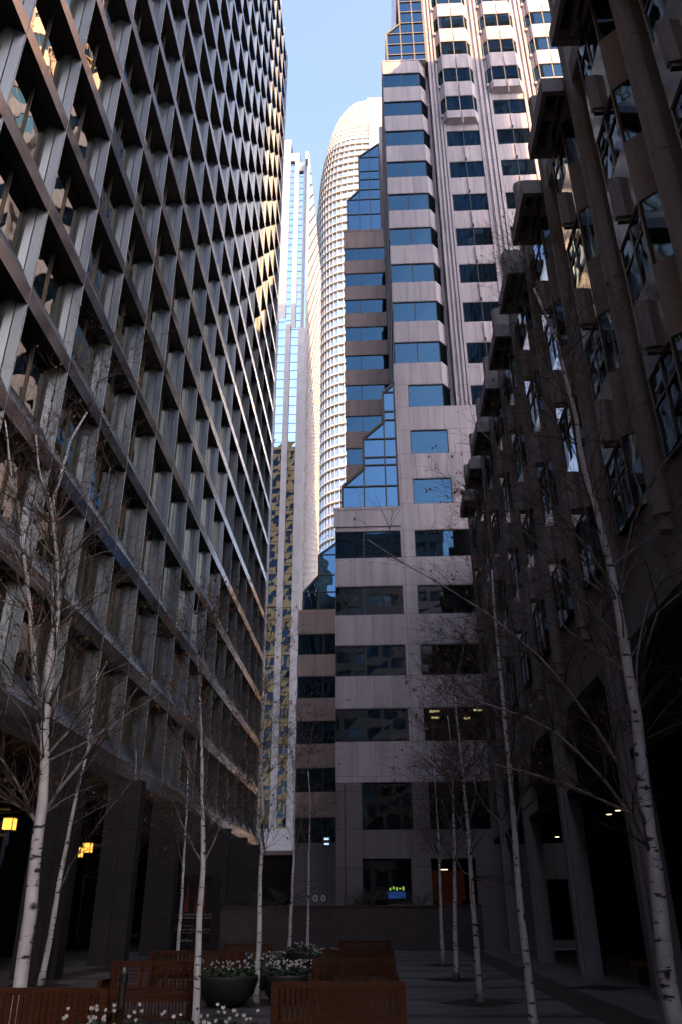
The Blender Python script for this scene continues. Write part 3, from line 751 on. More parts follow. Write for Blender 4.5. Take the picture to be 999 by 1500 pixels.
# warm lobby and shop glimpses behind the ground floor
m_ = MB(); m_.box(2.56, 4.6, FS + 3.9, FS + 4.0, 2.2, 3.8, 'orange_glow_wall'); m_.box(3.2, 4.3, FS + 2.9, FS + 3.0, .8, 2.2, 'orange_glow_wall'); m_.build('lobby_back_wall', TB)
m_ = MB(); m_.box(3.1, 3.5, FS + 1.4, FS + 1.5, 3.7, 3.72, 'spot_glow'); m_.build('lobby_light', TB)
m_ = MB(); m_.box(.25, 1.15, FS + .2, FS + .26, 2.3, 2.62, 'screen_blue')
for q in range(5): m_.box(.32 + q * .17, .42 + q * .17, FS + .18, FS + .2, 2.68 + .05 * (q % 2), 2.80 + .03 * ((q * 2) % 3), 'screen_green')
o = m_.build('display_screen'); tag(o, 'small lit display with a blue band under green spots behind the planter wall', 'screen')
m_ = MB(); m_.box(.25, 1.25, FS + .2, FS + .3, 1.35, 2.02, 'tan_glow_panel'); m_.box(.2, 1.3, FS + .2, FS + .29, 2.02, 2.1, 'black_metal'); tag(m_.build('counter_panel'), 'dim tan panel under the small blue and green display', 'panel')
m_ = MB(); m_.box(-3.05, -2.8, FS - .4, FS - .34, 4.88, 4.96, 'white_sign'); m_.box(-3.05, -2.8, FS - .4, FS - .34, 5.12, 5.22, 'white_sign'); m_.box(-3.15, -2.7, FS - .33, FS - .25, 4.75, 5.3, 'black_metal'); m_.box(-2.7, -2.45, FS - .3, FS + .1, 5.0, 5.06, 'black_metal')
tag(m_.build('lit_sign'), 'small blue-white lit sign box projecting from the left corner of the granite tower', 'sign')
for x, t in ((-3.42, 'left one of the two faint white ring lamps low behind the planter wall'), (-3.02, 'right one of the two faint white ring lamps low behind the planter wall')):
    o = MB(); pts = [(x + .1 * math.cos(q * math.pi / 6), 44.6, 2.3 + .12 * math.sin(q * math.pi / 6)) for q in range(13)]
    o.tube(pts, [.022] * 13, 'dim_white', 6); o.box(x - .02, x + .02, 44.62, 44.66, 0, 2.2, 'black_metal')
    tag(o.build('ring_lamp'), t, 'lamp', 'faint ring lamps behind the planter wall')

# ================================================================ FAR LEFT TOWER WITH GLASS STRIPS
WT = empty('white_striped_tower', (-20, 145, 0), 'pale stone tower with vertical mirrored glass strips and a white latticed side', 'building')
mb = MB()
def pier2(x0, x1, y, z1, z0=12.8): mb.box(x0, x1, y, y + 8, z0, z1, 'white_stone')
pier2(-24, -17.3, 130, 168); pier2(-16.15, -15.15, 130, 163.2); pier2(-14.1, -12.75, 130, 159.7)
mb.box(-24, -17.3, 130.6, 150, 0, 168, 'white_stone'); mb.box(-17.3, -12.8, 134, 168, 0, 159.5, 'white_stone'); mb.box(-17.3, -15.1, 132, 160, 150, 163.0, 'white_stone')
pier2(-24, -18.2, 126, 110.2); pier2(-16.65, -15.6, 126, 108.1); pier2(-14.1, -12.75, 126, 107.1)
mb.box(-24, -12.75, 125.9, 134, 6, 12.8, 'white_stone')
mb.box(-17.3, -15.15, 129.98, 138, 160.6, 163.25, 'white_stone'); mb.box(-15.15, -12.76, 129.98, 138, 157.2, 159.75, 'white_stone')
mb.box(-16.65, -15.6, 125.98, 133, 106, 108.15, 'white_stone')
mb.build('wall', WT)
rs = random.Random(5)
for (x0, x1, y, z0, z1, st) in ((-18.2, -16.65, 126.5, 12.8, 110, 2.05), (-15.6, -14.1, 126.5, 12.8, 107.5, 2.05), (-17.3, -16.15, 130.5, 107, 162.5, 1.95), (-15.15, -14.1, 130.5, 105, 159.5, 1.95)):
    m_ = MB(); z = z0; q = 0
    while z < z1:
        zz = min(z + st, z1); t = rs.uniform(-.02, .02)
        m_.poly([(x0, y + t, z), (x1, y, z), (x1, y + t, zz), (x0, y, zz)], 'strip_glass')
        m_.box(x0, x1, y - .06, y + .02, z - .04, z + .04, 'black_metal'); z = zz; q += 1
    m_.box(x0, x0 + .05, y - .08, y + .1, z0, z1, 'black_metal')
    m_.build('glass_strip', WT)
# latticed side: staggered precast hoods over dark windows
m_ = MB(); mg = MB()
yy0, nb, bw, fh = 128.5, 24, 1.55, 3.9
mg.box(-13.2, -12.85, 128.2, 168, 6, 158.5, 'strip_glass')
m_.box(-12.86, -12.62, 127.2, 129.0, 6, 159, 'white_stone'); m_.box(-13.5, -12.70, 127.2, 168, 157.8, 160.2, 'white_stone')
nf = 39
for i in range(nb + 1):
    y = yy0 + i * bw; m_.box(-12.84, -12.58, y - .16, y + .16, 6, 158.6, 'white_stone')
for j in range(nf):
    for i in range(nb):
        y = yy0 + i * bw; z = 6.5 + j * fh + (fh / 2 if i % 2 else 0)
        # wedge-shaped hood: leans out to its lower edge
        k = len(m_.v)
        m_.v += [(-12.84, y + .16, z), (-12.84, y + bw - .16, z), (-12.84, y + bw - .16, z + 1.9), (-12.84, y + .16, z + 1.9), (-12.42, y + .16, z + .25), (-12.42, y + bw - .16, z + .9)]
        q = m_.mi('white_stone')
        m_.f += [(k, k + 4, k + 5, k + 1), (k + 4, k + 3, k + 2, k + 5), (k, k + 3, k + 4), (k + 1, k + 5, k + 2)]; m_.m += [q] * 4
m_.build('lattice_screen', WT); mg.build('side_glazing', WT)

# low dark building closing the street
PV = empty('dark_podium', (-10, 84, 0), 'low dark building at the foot of the pale striped tower', 'building')
m_ = MB(); m_.box(-30, -7.2, 84, 100, 0, 6.7, 'void'); m_.build('wall', PV)
m_ = MB(); m_.box(-30, -7.1, 83.8, 100.2, 6.7, 7.1, 'base_stone'); m_.build('roof', PV)

# ================================================================ ROUNDED WHITE TOWER FAR BEHIND
ST = empty('rounded_white_tower', (6, 265, 0), 'tall rounded white tower with curved top and ringed floors, farthest back in the gap', 'building')
CX, CY, HW = 6.0, 265.0, 25.0
def halfw(z):
    t = [(0, 25.8), (173, 26.0), (234, 26.5), (273, 27.0), (294, 25.8), (318, 22.8), (333, 19.4), (343, 16.3), (351, 12.0), (356, 8.0), (359, 4.5)]
    for (a, b), (c, d) in zip(t, t[1:]):
        if z <= c: return b + (d - b) * (z - a) / (c - a)
    return t[-1][1]
def ring(z, off=0, n=64, e=3.6):
    w = halfw(z) + off; out = []
    for q in range(n):
        t = 2 * math.pi * q / n; c, s = math.cos(t), math.sin(t)
        out.append((CX + w * math.copysign(abs(c) ** (2 / e), c), CY + w * math.copysign(abs(s) ** (2 / e), s), z))
    return out
def loft(mb, rings, m):
    n = len(rings[0]); i = mb.mi(m); ks = []
    for r in rings: ks.append(len(mb.v)); mb.v += r
    for a, b in zip(ks, ks[1:]):
        for q in range(n):
            w = (q + 1) % n; mb.f.append((a + q, a + w, b + w, b + q)); mb.m.append(i)
    return ks
FHs = 4.45; ztop_win = 309
m_ = MB(); zz = 0; rr = []
z = 0
while z < 357: rr.append(ring(z)); z += 5
rr.append(ring(359)); ks = loft(m_, rr, 'sky_glass'); m_.f.append(tuple(ks[-1] + q for q in range(64))); m_.m.append(0)
m_.build('glass_wall', ST, smooth=False)
m_ = MB(); z = 60
while z < ztop_win:
    k = loft(m_, [ring(z, .02), ring(z, .55), ring(z + .2, .7), ring(z + 1.2, .28), ring(z + 1.35, .02)], 'tower_white'); z += FHs
m_.build('floor_band', ST)
m_ = MB()
vn = 64
for q in range(vn):
    pts = []; z = 60
    while z <= 356: pts.append(ring(z, .32, vn)[q]); z += 8
    for a, b in zip(pts, pts[1:]): m_.bar(a, b, .24, 'tower_white')
m_.build('mullion', ST)
m_ = MB(); z = ztop_win
while z < 357:
    loft(m_, [ring(z, .05), ring(z, .3), ring(min(z + 2.5, 358.6), .25), ring(min(z + 2.5, 358.6), .05)], 'tower_white'); z += 2.9
m_.build('crown', ST)
m_ = MB(); m_.prism_x([(CY - halfw(250) - 1.2, 240), (CY - halfw(290) - 1.3, 290), (CY - halfw(318) - .9, 318), (CY - halfw(343) - .9, 343), (CY - halfw(356) - .9, 357), (CY, 360), (CY, 240)], 2.2, 11, 'tower_white'); m_.build('crown_notch', ST)

# ================================================================ UNSEEN BLOCKS ADDED OUT OF VIEW (to cast shade and be mirrored)
def block(name, x0, x1, y0, y1, h, wm, label, fh=3.9, bay=3.2, z_from=4, glass='annex_glass', band=1.7):
    e = empty(name, ((x0 + x1) / 2, (y0 + y1) / 2, 0), label, 'building')
    m_ = MB(); m_.box(x0 + .4, x1 - .4, y0 + .4, y1 - .4, 0, h - .5, glass); m_.build('glazing', e)
    m_ = MB(); z = z_from
    while z < h - 2:
        m_.box(x0, x1, y0, y0 + .4, z, z + band, wm); m_.box(x0, x1, y1 - .4, y1, z, z + band, wm)
        m_.box(x0, x0 + .4, y0 + .4, y1 - .4, z, z + band, wm); m_.box(x1 - .4, x1, y0 + .4, y1 - .4, z, z + band, wm); z += fh
    m_.box(x0, x1, y0, y1, h - 1.6, h, wm)
    m_.build('spandrel', e)
    m_ = MB(); x = x0
    while x <= x1 + .01:
        m_.box(x - .35, x + .35, y1 - .35, y1 + .12, 0, h, wm); m_.box(x - .35, x + .35, y0 - .12, y0 + .35, 0, h, wm); x += (x1 - x0) / round((x1 - x0) / bay)
    y = y0
    while y <= y1 + .01:
        m_.box(x0 - .12, x0 + .35, y - .35, y + .35, 0, h, wm); m_.box(x1 - .35, x1 + .12, y - .35, y + .35, 0, h, wm); y += (y1 - y0) / round((y1 - y0) / bay)
    m_.build('pier', e)
    return e
block('shading_block', 15.2, 31.5, -34, 0, 150, 'white_metal', 'very tall glassy block added behind the right-hand granite building to shade the left facade', glass='sky_glass', band=.5)  # unseen, added to keep the sun off the near left facade
block('shading_block', 15.2, 24.5, 2, 30, 84, 'pink', 'mid-height pink block added between the tall glassy block and the stepped tower to shade its front', glass='sky_glass', band=.9)  # unseen, added to hold the stepped tower's front in shade
block('shading_block', -30, 14, -90, -58, 74, 'white_stone', 'pale office block across the street behind the camera, enlarged to cut off low sky')  # made larger to block low sky from the lower storeys
block('shading_block', -46, -12.5, -60, -14, 85, 'dark_bronze', 'tall dark bronze block added on the left side behind the camera to darken the plaza')  # unseen, added to darken the foot of the canyon
block('shading_block', 30, 75, 158, 200, 172, 'brown', 'tall brown block added beyond the stepped tower to shade the rounded tower, hidden from the plaza')  # unseen, added to cast shade on the rounded white tower
block('shading_block', -8, 28, 172, 215, 70, 'dark_bronze', 'low dark block added in front of the rounded white tower to hide and shade its foot')  # added to keep the rounded tower's bright foot out of reflections
M['dark_granite_low'] = noisy('dark_planter_stone', (.05, .042, .045), (.075, .062, .065), 2, .5)
# ================================================================ PLANTER WALL AND SHRUBS
PW = empty('planter_wall', (0, 43.6, 0), 'long dark planter wall closing the plaza in front of the granite tower', 'wall')
m_ = MB(); m_.box(-9.6, 4.75, 43.45, 44.0, 0, 1.9, 'dark_granite_low'); m_.build('wall', PW)
m_ = MB(); m_.box(-9.6, 4.75, 43.40, 44.05, 1.9, 1.97, 'dark_granite_low'); m_.build('coping', PW)
def shrub(x, y, z, w, h, seed, label, n=900, group=None):
    r = random.Random(seed)
    e = empty('spreading_shrub', (x, y, z), label, 'shrub', group)
    st = MB(); fo = MB()
    for b in range(14):
        a = r.uniform(0, 2 * math.pi); L = w * r.uniform(.45, 1.0); hh = h * r.uniform(.35, 1.0)
        pts = [(x, y, z), (x + math.cos(a) * L * .45, y + math.sin(a) * L * .25, z + hh * .75), (x + math.cos(a) * L, y + math.sin(a) * L * .5, z + hh)]
        st.tube(pts, [.03, .018, .007], 'twig', 4, False)
        for q in range(n // 14):
            t = r.uniform(.3, 1.08); c = Vector(pts[1]).lerp(Vector(pts[2]), max(0, (t - .45) / .55)) if t > .45 else Vector(pts[0]).lerp(Vector(pts[1]), t / .45)
            c += Vector((r.gauss(0, .13), r.gauss(0, .13), r.gauss(0, .055)))
            u = Vector((r.gauss(0, 1), r.gauss(0, 1), r.gauss(0, .35))).normalized() * r.uniform(.04, .085); v = u.cross(Vector((0, 0, 1))).normalized() * .018
            fo.poly([c - u, c + v, c + u, c - v], 'leaf_green')
    st.build('stem', e); fo.build('foliage', e)
G = 'spreading evergreen shrubs behind the planter wall'
shrub(-.9, 44.9, 1.6, 1.9, 1.25, 1, 'spreading dark evergreen at the left of the lower tower window', group=G)
shrub(1.7, 44.9, 1.6, 1.8, 1.0, 2, 'flat dark evergreen below the right-hand stone pier of the tower', group=G)
shrub(-5.2, 44.9, 1.6, 2.1, 1.3, 3, 'wide dark evergreen standing left of the lit sign', group=G)
shrub(-8.0, 44.8, 1.6, 1.6, 1.6, 4, 'dark evergreen nearest the left building', group=G)
def agave(x, y, z, seed, label):
    r = random.Random(seed); m_ = MB()
    for q in range(22):
        a = r.uniform(0, 6.28); L = r.uniform(.45, .75); up = r.uniform(.35, .95)
        d = Vector((math.cos(a), math.sin(a) * .6, 0)); s = Vector((-d.y, d.x, 0)).normalized() * .022
        b = Vector((x, y, z)); mid = b + d * L * .4 + Vector((0, 0, up * .45)); tip = b + d * L + Vector((0, 0, up * .7))
        m_.poly([b - s, b + s, mid + s, mid - s], 'strap_leaf'); m_.poly([mid - s, mid + s, tip], 'strap_leaf')
    tag(m_.build('strap_leaf_plant'), label, 'plant')
M['strap_leaf'] = plain('grey_green_strap_leaf', (.16, .17, .16), .5)
agave(1.75, 44.4, 1.7, 5, 'spiky grey strap-leaf plant on the planter wall under the stone pier')

# ================================================================ TREE GRATES
def grate(x, y, label):
    m_ = MB(); w = .86
    m_.prism_z([(x, y - w), (x + w, y), (x, y + w), (x - w, y)], .0125, .018, 'grate')
    for q in range(-7, 8):
        t = q * .11; L = w - abs(t) - .04
        m_.box(x - L, x + L, y + t - .02, y + t + .02, .018, .023, 'grate')
    tag(m_.build('tree_grate'), label, 'tree grate', 'diamond tree grates in the paving')
for x, y, l in ((1.89, 18.9, 'diamond grate round the right-hand birch nearest the two grey benches row'), (1.89, 25.0, 'diamond grate round the second birch back in the right row'), (1.97, 31.7, 'diamond grate round the farthest birch of the right row'),
                (-2.66, 18.9, 'diamond grate round the slim birch beside the flower bowls left of centre'), (5.2, 22.4, 'long black grate with no tree near the right arcade columns'), (-8.83, 23.3, 'diamond grate round the leaning birch at the left arcade'),
                (2.1, 13.2, 'diamond grate at the foot of the leaning birch right of centre, at the lower edge'), (-8.9, 29.6, 'empty dark grate in the paving beyond the left bench')):
    grate(x, y, l)

# ================================================================ BIRCHES
TREES = {
'A': (11.5, [[(-4.66,0.11),(-4.62,0.8),(-4.63,1.65),(-4.69,2.62),(-4.7,3.09),(-4.76,3.58),(-4.84,4.1),(-4.84,4.36)],[(-4.84,4.36),(-5.01,4.52),(-5.09,4.91),(-5.17,5.34),(-5.26,5.78),(-5.4,6.38),(-5.57,6.98),(-5.72,7.6),(-5.98,8.39),(-6.15,9.08)],[(-4.84,4.36),(-4.82,4.63),(-4.82,5.18),(-4.84,5.77),(-4.88,6.14),(-4.95,6.6),(-5.09,7.21),(-5.2,7.64),(-5.4,8.03),(-5.57,8.78)],[(-4.88,6.03),(-5.1,6.73),(-5.44,7.27),(-5.78,7.63),(-6.22,7.77)],[(-4.91,6.25),(-4.86,6.72),(-4.7,6.84),(-4.51,7.12),(-4.34,7.54),(-4.29,8.2)],[(-4.71,2.76),(-4.79,2.83),(-4.95,2.95),(-5.19,3.06),(-5.49,3.19)],[(-4.71,2.73),(-4.81,2.88),(-4.94,3.14),(-5.11,3.36),(-5.28,3.57),(-5.54,3.8)],[(-4.7,2.72),(-4.67,2.9),(-4.52,3.26),(-4.28,3.63),(-4.16,3.98),(-3.92,4.24),(-3.67,4.71)],[(-4.79,3.74),(-4.87,3.87),(-5.01,4.15),(-5.14,4.44),(-5.5,4.72),(-5.88,4.9)],[(-4.77,3.63),(-4.72,3.74),(-4.53,4.02),(-4.46,4.25),(-4.3,4.65),(-4.14,5.13)]]),
'M': (10.8, [[(3.31,0.12),(3.25,0.64),(3.25,1.04),(3.29,1.54),(3.32,2.13),(3.32,2.52),(3.34,3.0),(3.37,3.42),(3.41,3.96),(3.4,4.51),(3.41,4.97),(3.41,5.56),(3.4,6.06),(3.36,6.56),(3.32,7.17),(3.26,7.59),(3.24,8.15),(3.26,8.63),(3.2,9.4),(3.15,10.21)],[(3.42,5.58),(3.47,5.78),(3.6,6.24),(3.69,6.57),(4.0,7.15),(4.26,7.51),(4.7,7.98),(5.22,8.5)],[(3.4,5.53),(3.36,5.66),(3.24,5.94),(3.06,6.27),(2.86,6.54),(2.65,6.84),(2.45,7.16),(2.24,7.54),(1.9,7.74),(1.56,8.12)],[(3.31,2.48),(3.38,2.84),(3.42,3.27),(3.53,4.06),(3.56,4.38),(3.66,4.83),(3.83,5.29),(4.02,5.75),(4.23,6.04),(4.47,6.31),(4.85,6.72)],[(3.31,2.48),(3.26,2.68),(3.11,3.16),(2.97,3.4),(2.77,3.78),(2.45,4.27),(2.16,4.64),(1.54,5.22),(0.88,5.68),(0.4,5.96),(-0.09,6.3)],[(3.3,2.4),(3.18,2.68),(2.93,3.16),(2.67,3.53),(2.39,3.85),(2.03,4.08),(1.43,4.32),(0.91,4.54)],[(3.28,2.28),(3.25,2.36),(3.1,2.72),(2.7,2.89),(2.29,3.06),(1.78,3.2),(1.36,3.29)],[(3.4,4.41),(3.26,4.79),(3.21,5.38),(3.11,5.69),(2.95,5.9)],[(3.65,4.78),(3.91,5.36),(4.19,5.56),(4.6,5.97)]]),
'L': (13.6, [[(2.13,-0.03),(2.1,0.29),(2.09,0.89),(2.07,1.61),(2.08,2.37),(2.1,3.17),(2.11,3.8),(2.1,4.35),(2.11,5.04),(2.11,6.01),(2.12,6.78),(2.15,7.72),(2.15,8.58)],[(2.07,2.66),(2.25,3.38),(2.45,3.91),(2.68,4.46)],[(2.05,2.61),(1.91,2.92),(1.71,3.12),(1.57,3.38),(1.5,3.81)],[(2.11,3.8),(2.06,4.47),(1.88,5.04),(1.77,5.77)]]),
'E': (14.2, [[(-2.9,-0.24),(-2.9,0.32),(-2.95,1.63),(-2.94,2.33),(-3.0,3.07),(-3.08,3.96),(-3.17,4.79),(-3.31,5.92),(-3.4,6.72)],[(-2.95,2.38),(-3.15,2.65),(-3.42,3.08),(-3.59,3.41)],[(-2.94,2.38),(-2.81,2.7),(-2.69,3.07),(-2.6,3.62)],[(-3.01,3.18),(-3.2,3.74),(-3.43,4.32)]]),
'B': (23.3, [[(-8.83,0.0),(-8.75,1.16),(-8.72,2.46),(-8.65,3.49),(-8.58,4.56),(-8.49,5.3),(-8.44,6.06),(-8.45,7.05)],[(-8.75,1.96),(-8.45,2.8),(-8.06,3.4),(-7.5,4.19),(-6.9,4.91)],[(-8.58,4.56),(-8.5,5.11),(-8.01,5.86)]]),
'C': (35.2, [[(-10.17,0.0),(-10.17,1.86),(-10.24,4.14),(-10.39,5.74),(-10.52,7.42)],[(-10.19,1.74),(-10.79,2.36),(-11.13,2.86)],[(-10.18,2.36),(-10.54,3.11),(-10.69,3.88)]]),
'D': (36.6, [[(-8.4,0.0),(-8.39,1.86),(-8.44,4.49),(-8.49,6.17),(-8.57,7.92)],[(-8.45,4.22),(-8.61,5.04),(-8.86,5.89)]]),
'F': (18.9, [[(-2.64,0.0),(-2.62,1.11),(-2.65,2.41),(-2.63,3.53),(-2.71,4.71),(-2.72,5.8)],[(-2.65,2.55),(-2.48,3.24),(-2.3,3.81)],[(-2.66,2.96),(-2.85,3.53),(-2.99,4.26)]]),
'G': (32.6, [[(-3.44,0.0),(-3.38,1.82),(-3.32,3.67),(-3.33,5.38),(-3.42,6.91)],[(-3.32,3.55),(-3.16,4.39),(-3.01,5.12)]]),
'H': (37.4, [[(-3.19,0.0),(-3.16,1.84),(-3.16,3.96),(-3.12,5.92),(-3.24,7.38)],[(-3.16,3.69),(-3.38,4.65),(-3.57,5.35)]]),
'I': (31.5, [[(1.97,0.0),(1.99,1.57),(2.04,3.11),(2.06,4.72),(2.04,6.17)],[(2.03,2.99),(2.25,3.79),(2.55,4.48)]]),
'J': (24.8, [[(1.89,0.0),(1.95,1.42),(2.04,2.97),(2.1,4.44),(2.17,5.99),(2.11,7.02)],[(2.05,3.06),(2.3,3.88),(2.45,4.62)],[(2.06,3.33),(1.92,4.06),(1.75,4.63)]]),
'K': (18.9, [[(1.89,0.0),(1.9,1.09),(1.89,2.25),(1.89,3.2),(1.86,4.36),(1.84,5.26),(1.8,6.22)],[(1.9,3.07),(1.67,3.63),(1.52,4.36)],[(1.88,3.27),(2.1,3.91),(2.23,4.65)],[(1.9,2.32),(1.7,2.45),(1.6,2.72)]]),

}
def grow(mb, p, d, L, r, depth, rn, tips, mat_pick, lean=0.15):
    """one wandering branch, recursively forked"""
    n = max(3, int(L / .22)); pts = [Vector(p)]; rad = [r]; d = d.normalized()
    for i in range(n):
        d = (d + Vector((rn.gauss(0, .13), rn.gauss(0, .13), rn.gauss(0, .10) + lean * .12))).normalized()
        pts.append(pts[-1] + d * (L / n)); rad.append(max(.0022, r * (1 - .8 * (i + 1) / n)))
    mb.tube(pts, rad, mat_pick(r), 5 if r > .02 else (4 if r > .008 else 3), False)
    if depth > 0:
        k = rn.randint(3, 5) if depth > 1 else rn.randint(2, 5)
        for q in range(k):
            t = rn.uniform(.22, .95); j = min(int(t * n), n - 1)
            ax = (pts[j + 1] - pts[j]).normalized()
            side = Vector((rn.gauss(0, 1), rn.gauss(0, 1), rn.gauss(0, .6))); side = (side - ax * side.dot(ax)).normalized()
            nd = ax * rn.uniform(.55, .95) + side * rn.uniform(.5, .95)
            grow(mb, pts[j], nd, L * rn.uniform(.38, .68), max(.003, rad[j] * .6), depth - 1, rn, tips, mat_pick, lean)
    tips.append((pts[-1], d)); 
    if depth < 2: tips.append((pts[len(pts) // 2], d))
def birch(key, label, base_r, top_h, seed, limb_r=.4, dens=1.0, sub=2, leafs=.16, up=6, loose=0.35, yspread=.5, z0=0.0):
    s, lines = TREES[key]; rn = random.Random(seed)
    lines = [[Vector((a, s, b)) for a, b in L] for L in lines]
    tr = lines[0]
    # root the trunk in the ground
    if tr[0].z > 0.01: tr.insert(0, Vector((tr[0].x + (tr[0].x - tr[1].x) * .2, s, -.02)))
    else: tr[0].z = -.02
    base = (tr[0].x, s, 0)
    e = empty('birch_tree', base, label, 'tree', 'bare white birches in the plaza')
    # carry the trunk on upwards
    top = tr[-1].copy(); d = (tr[-1] - tr[-2]).normalized(); d = (d + Vector((0, 0, .6))).normalized()
    while top.z < top_h:
        d = (d + Vector((rn.gauss(0, .13), rn.gauss(0, .13), .08))).normalized(); top = top + d * .6; tr.append(top.copy())
    H = tr[-1].z
    def dense(L, wob):
        out = []
        for a, b in zip(L, L[1:]):
            n = max(1, int((b - a).length / .35))
            for q in range(n): out.append(a.lerp(b, q / n) + Vector((rn.gauss(0, wob), rn.gauss(0, wob), 0)) * (1 if q else .0))
        out.append(L[-1]); return out
    def rad_t(z): return max(.006, base_r * (1 - .93 * (max(z, 0) / H) ** .85))
    T_ = MB(); Cr = MB(); tips = []
    def pick(r): return 'bark' if r > .034 else ('limb' if r > .013 else 'twig')
    td = dense(tr, .006)
    rr_ = [rad_t(p.z) * (1.0 + (.35 if p.z < .1 else 0)) * rn.uniform(.96, 1.05) for p in td]
    cut = max(2, next((q for q, a in enumerate(rr_) if a < .019), len(td) - 1))
    T_.tube(td[:cut + 1], rr_[:cut + 1], 'bark', 12); 
    if cut < len(td) - 1: T_.tube(td[cut:], rr_[cut:], 'limb', 8)
    for kk in range(int(5 + H)):   # branch collars and stubs
        p = td[rn.randint(1, len(td) - 2)]; a = rn.uniform(0, 6.28); r_ = rad_t(p.z)
        T_.tube([p, p + Vector((math.cos(a), math.sin(a), .5)) * r_ * 1.25], [r_ * .45, r_ * .28], 'twig', 6)
    chains = [(td, rad_t)]
    for L in lines[1:]:
        sgn = rn.choice((-1, 1)); L0 = L[0]; n = len(L)
        tl = sum((b - a).length for a, b in zip(L, L[1:]))
        L = [p + Vector((0, sgn * yspread * (i / (n - 1)) * min(1, tl / 3), 0)) for i, p in enumerate(L)]
        r0 = min(rad_t(L0.z) * limb_r, .022 + tl * .014)
        if key == 'A' and L0.z > 4.3 and L0.z < 4.5: r0 = rad_t(L0.z) * .8
        dl = dense(L, .008); m = len(dl)
        f = (lambda a, m: (lambda i: max(.004, a * (1 - .82 * i / m))))(r0, m)
        T_.tube(dl, [f(i) for i in range(m)], 'bark' if r0 > .036 else 'limb', 8)
        for q in range(int((4 + tl * 3.2) * dens)):
            j = rn.randint(int(m * .25), m - 1); ax = (dl[j] - dl[j - 1]).normalized()
            side = Vector((rn.gauss(0, 1), rn.gauss(0, 1), rn.gauss(0, .5))); side = (side - ax * side.dot(ax)).normalized()
            grow(Cr, dl[j], ax * rn.uniform(.5, 1) + side * rn.uniform(.4, .9) + Vector((0, 0, .15)), rn.uniform(.5, 1.25), max(.004, f(j) * .5), sub - 1, rn, tips, pick)
    # free branches all along the upper trunk
    zs = td[0].z
    cnt = int(dens * (8 + H * 2.2))
    for q in range(cnt):
        t = rn.uniform(.30, 1.0) ** .8; j = min(int(t * len(td)), len(td) - 2); p = td[j]
        if p.z < H * .24: continue
        a = rn.uniform(0, 2 * math.pi); up_ = rn.uniform(.5, 1.3)
        L = rn.uniform(.7, 1.35) * (1.0 + (H - p.z) * .16)
        grow(Cr, p, Vector((math.cos(a), math.sin(a), up_)), L, max(.005, rad_t(p.z) * rn.uniform(.14, .3)), sub, rn, tips, pick)
    # the last leaves of autumn, thinly scattered
    for p, d in tips:
        if rn.random() < leafs:
            for w in range(rn.randint(1, 2)):
                c = p + Vector((rn.gauss(0, .03), rn.gauss(0, .03), -.03)); u = Vector((rn.gauss(0, .5), rn.gauss(0, .5), -1)).normalized() * rn.uniform(.022, .042); v = u.cross(Vector((rn.gauss(0, 1), rn.gauss(0, 1), .2))).normalized() * u.length * .6
                mt = 'leaf_fresh' if rn.random() < .10 else 'leaf_brown'
                Cr.poly([c - u, c + v, c + u, c - v], mt)
    T_.build('trunk', e, smooth=True); Cr.build('crown', e)
    return e
birch('A', 'stout white birch at the lower left, forking high over the left bench', .104, 10.5, 11, dens=2.6, sub=2, leafs=.10)
birch('M', 'stout leaning birch at the right edge with long limbs reaching left', .115, 12.0, 12, limb_r=.32, dens=1.9, sub=2, leafs=.06, yspread=.7)
birch('L', 'slim birch right of centre, nearest of the right-hand row', .07, 8.9, 13, dens=2.4, sub=2, leafs=.10)
birch('E', 'slim straight birch left of centre rising from the lower edge', .064, 7.3, 14, dens=3.0, sub=2, leafs=.12)
birch('B', 'thin leaning birch standing by the left arcade behind the stout birch', .085, 9.6, 15, dens=2.2, leafs=.12)
birch('C', 'thin pale birch in front of the dark arcade piers, left of the lattice bench', .085, 9.5, 16, dens=2, leafs=.15)
birch('D', 'thin birch in front of the dark poster', .08, 9.5, 17, dens=2, leafs=.15)
birch('F', 'slim birch with its foot in a diamond grate beside the flower bowls', .065, 7.8, 18, dens=2.4, leafs=.12)
birch('G', 'thin far birch just left of the centre bench row', .07, 10.0, 19, dens=1.3, leafs=.12)
birch('H', 'thinnest far birch behind the middle flower bowl', .065, 10.0, 20, dens=1.3, leafs=.12)
birch('I', 'farthest birch of the right-hand row', .07, 8.4, 21, dens=2.2, leafs=.12)
birch('J', 'third birch back in the right-hand row', .072, 8.6, 22, dens=2.4, leafs=.12)
birch('K', 'second birch back in the right-hand row, in a clear diamond grate', .075, 7.8, 23, dens=2.6, leafs=.14)

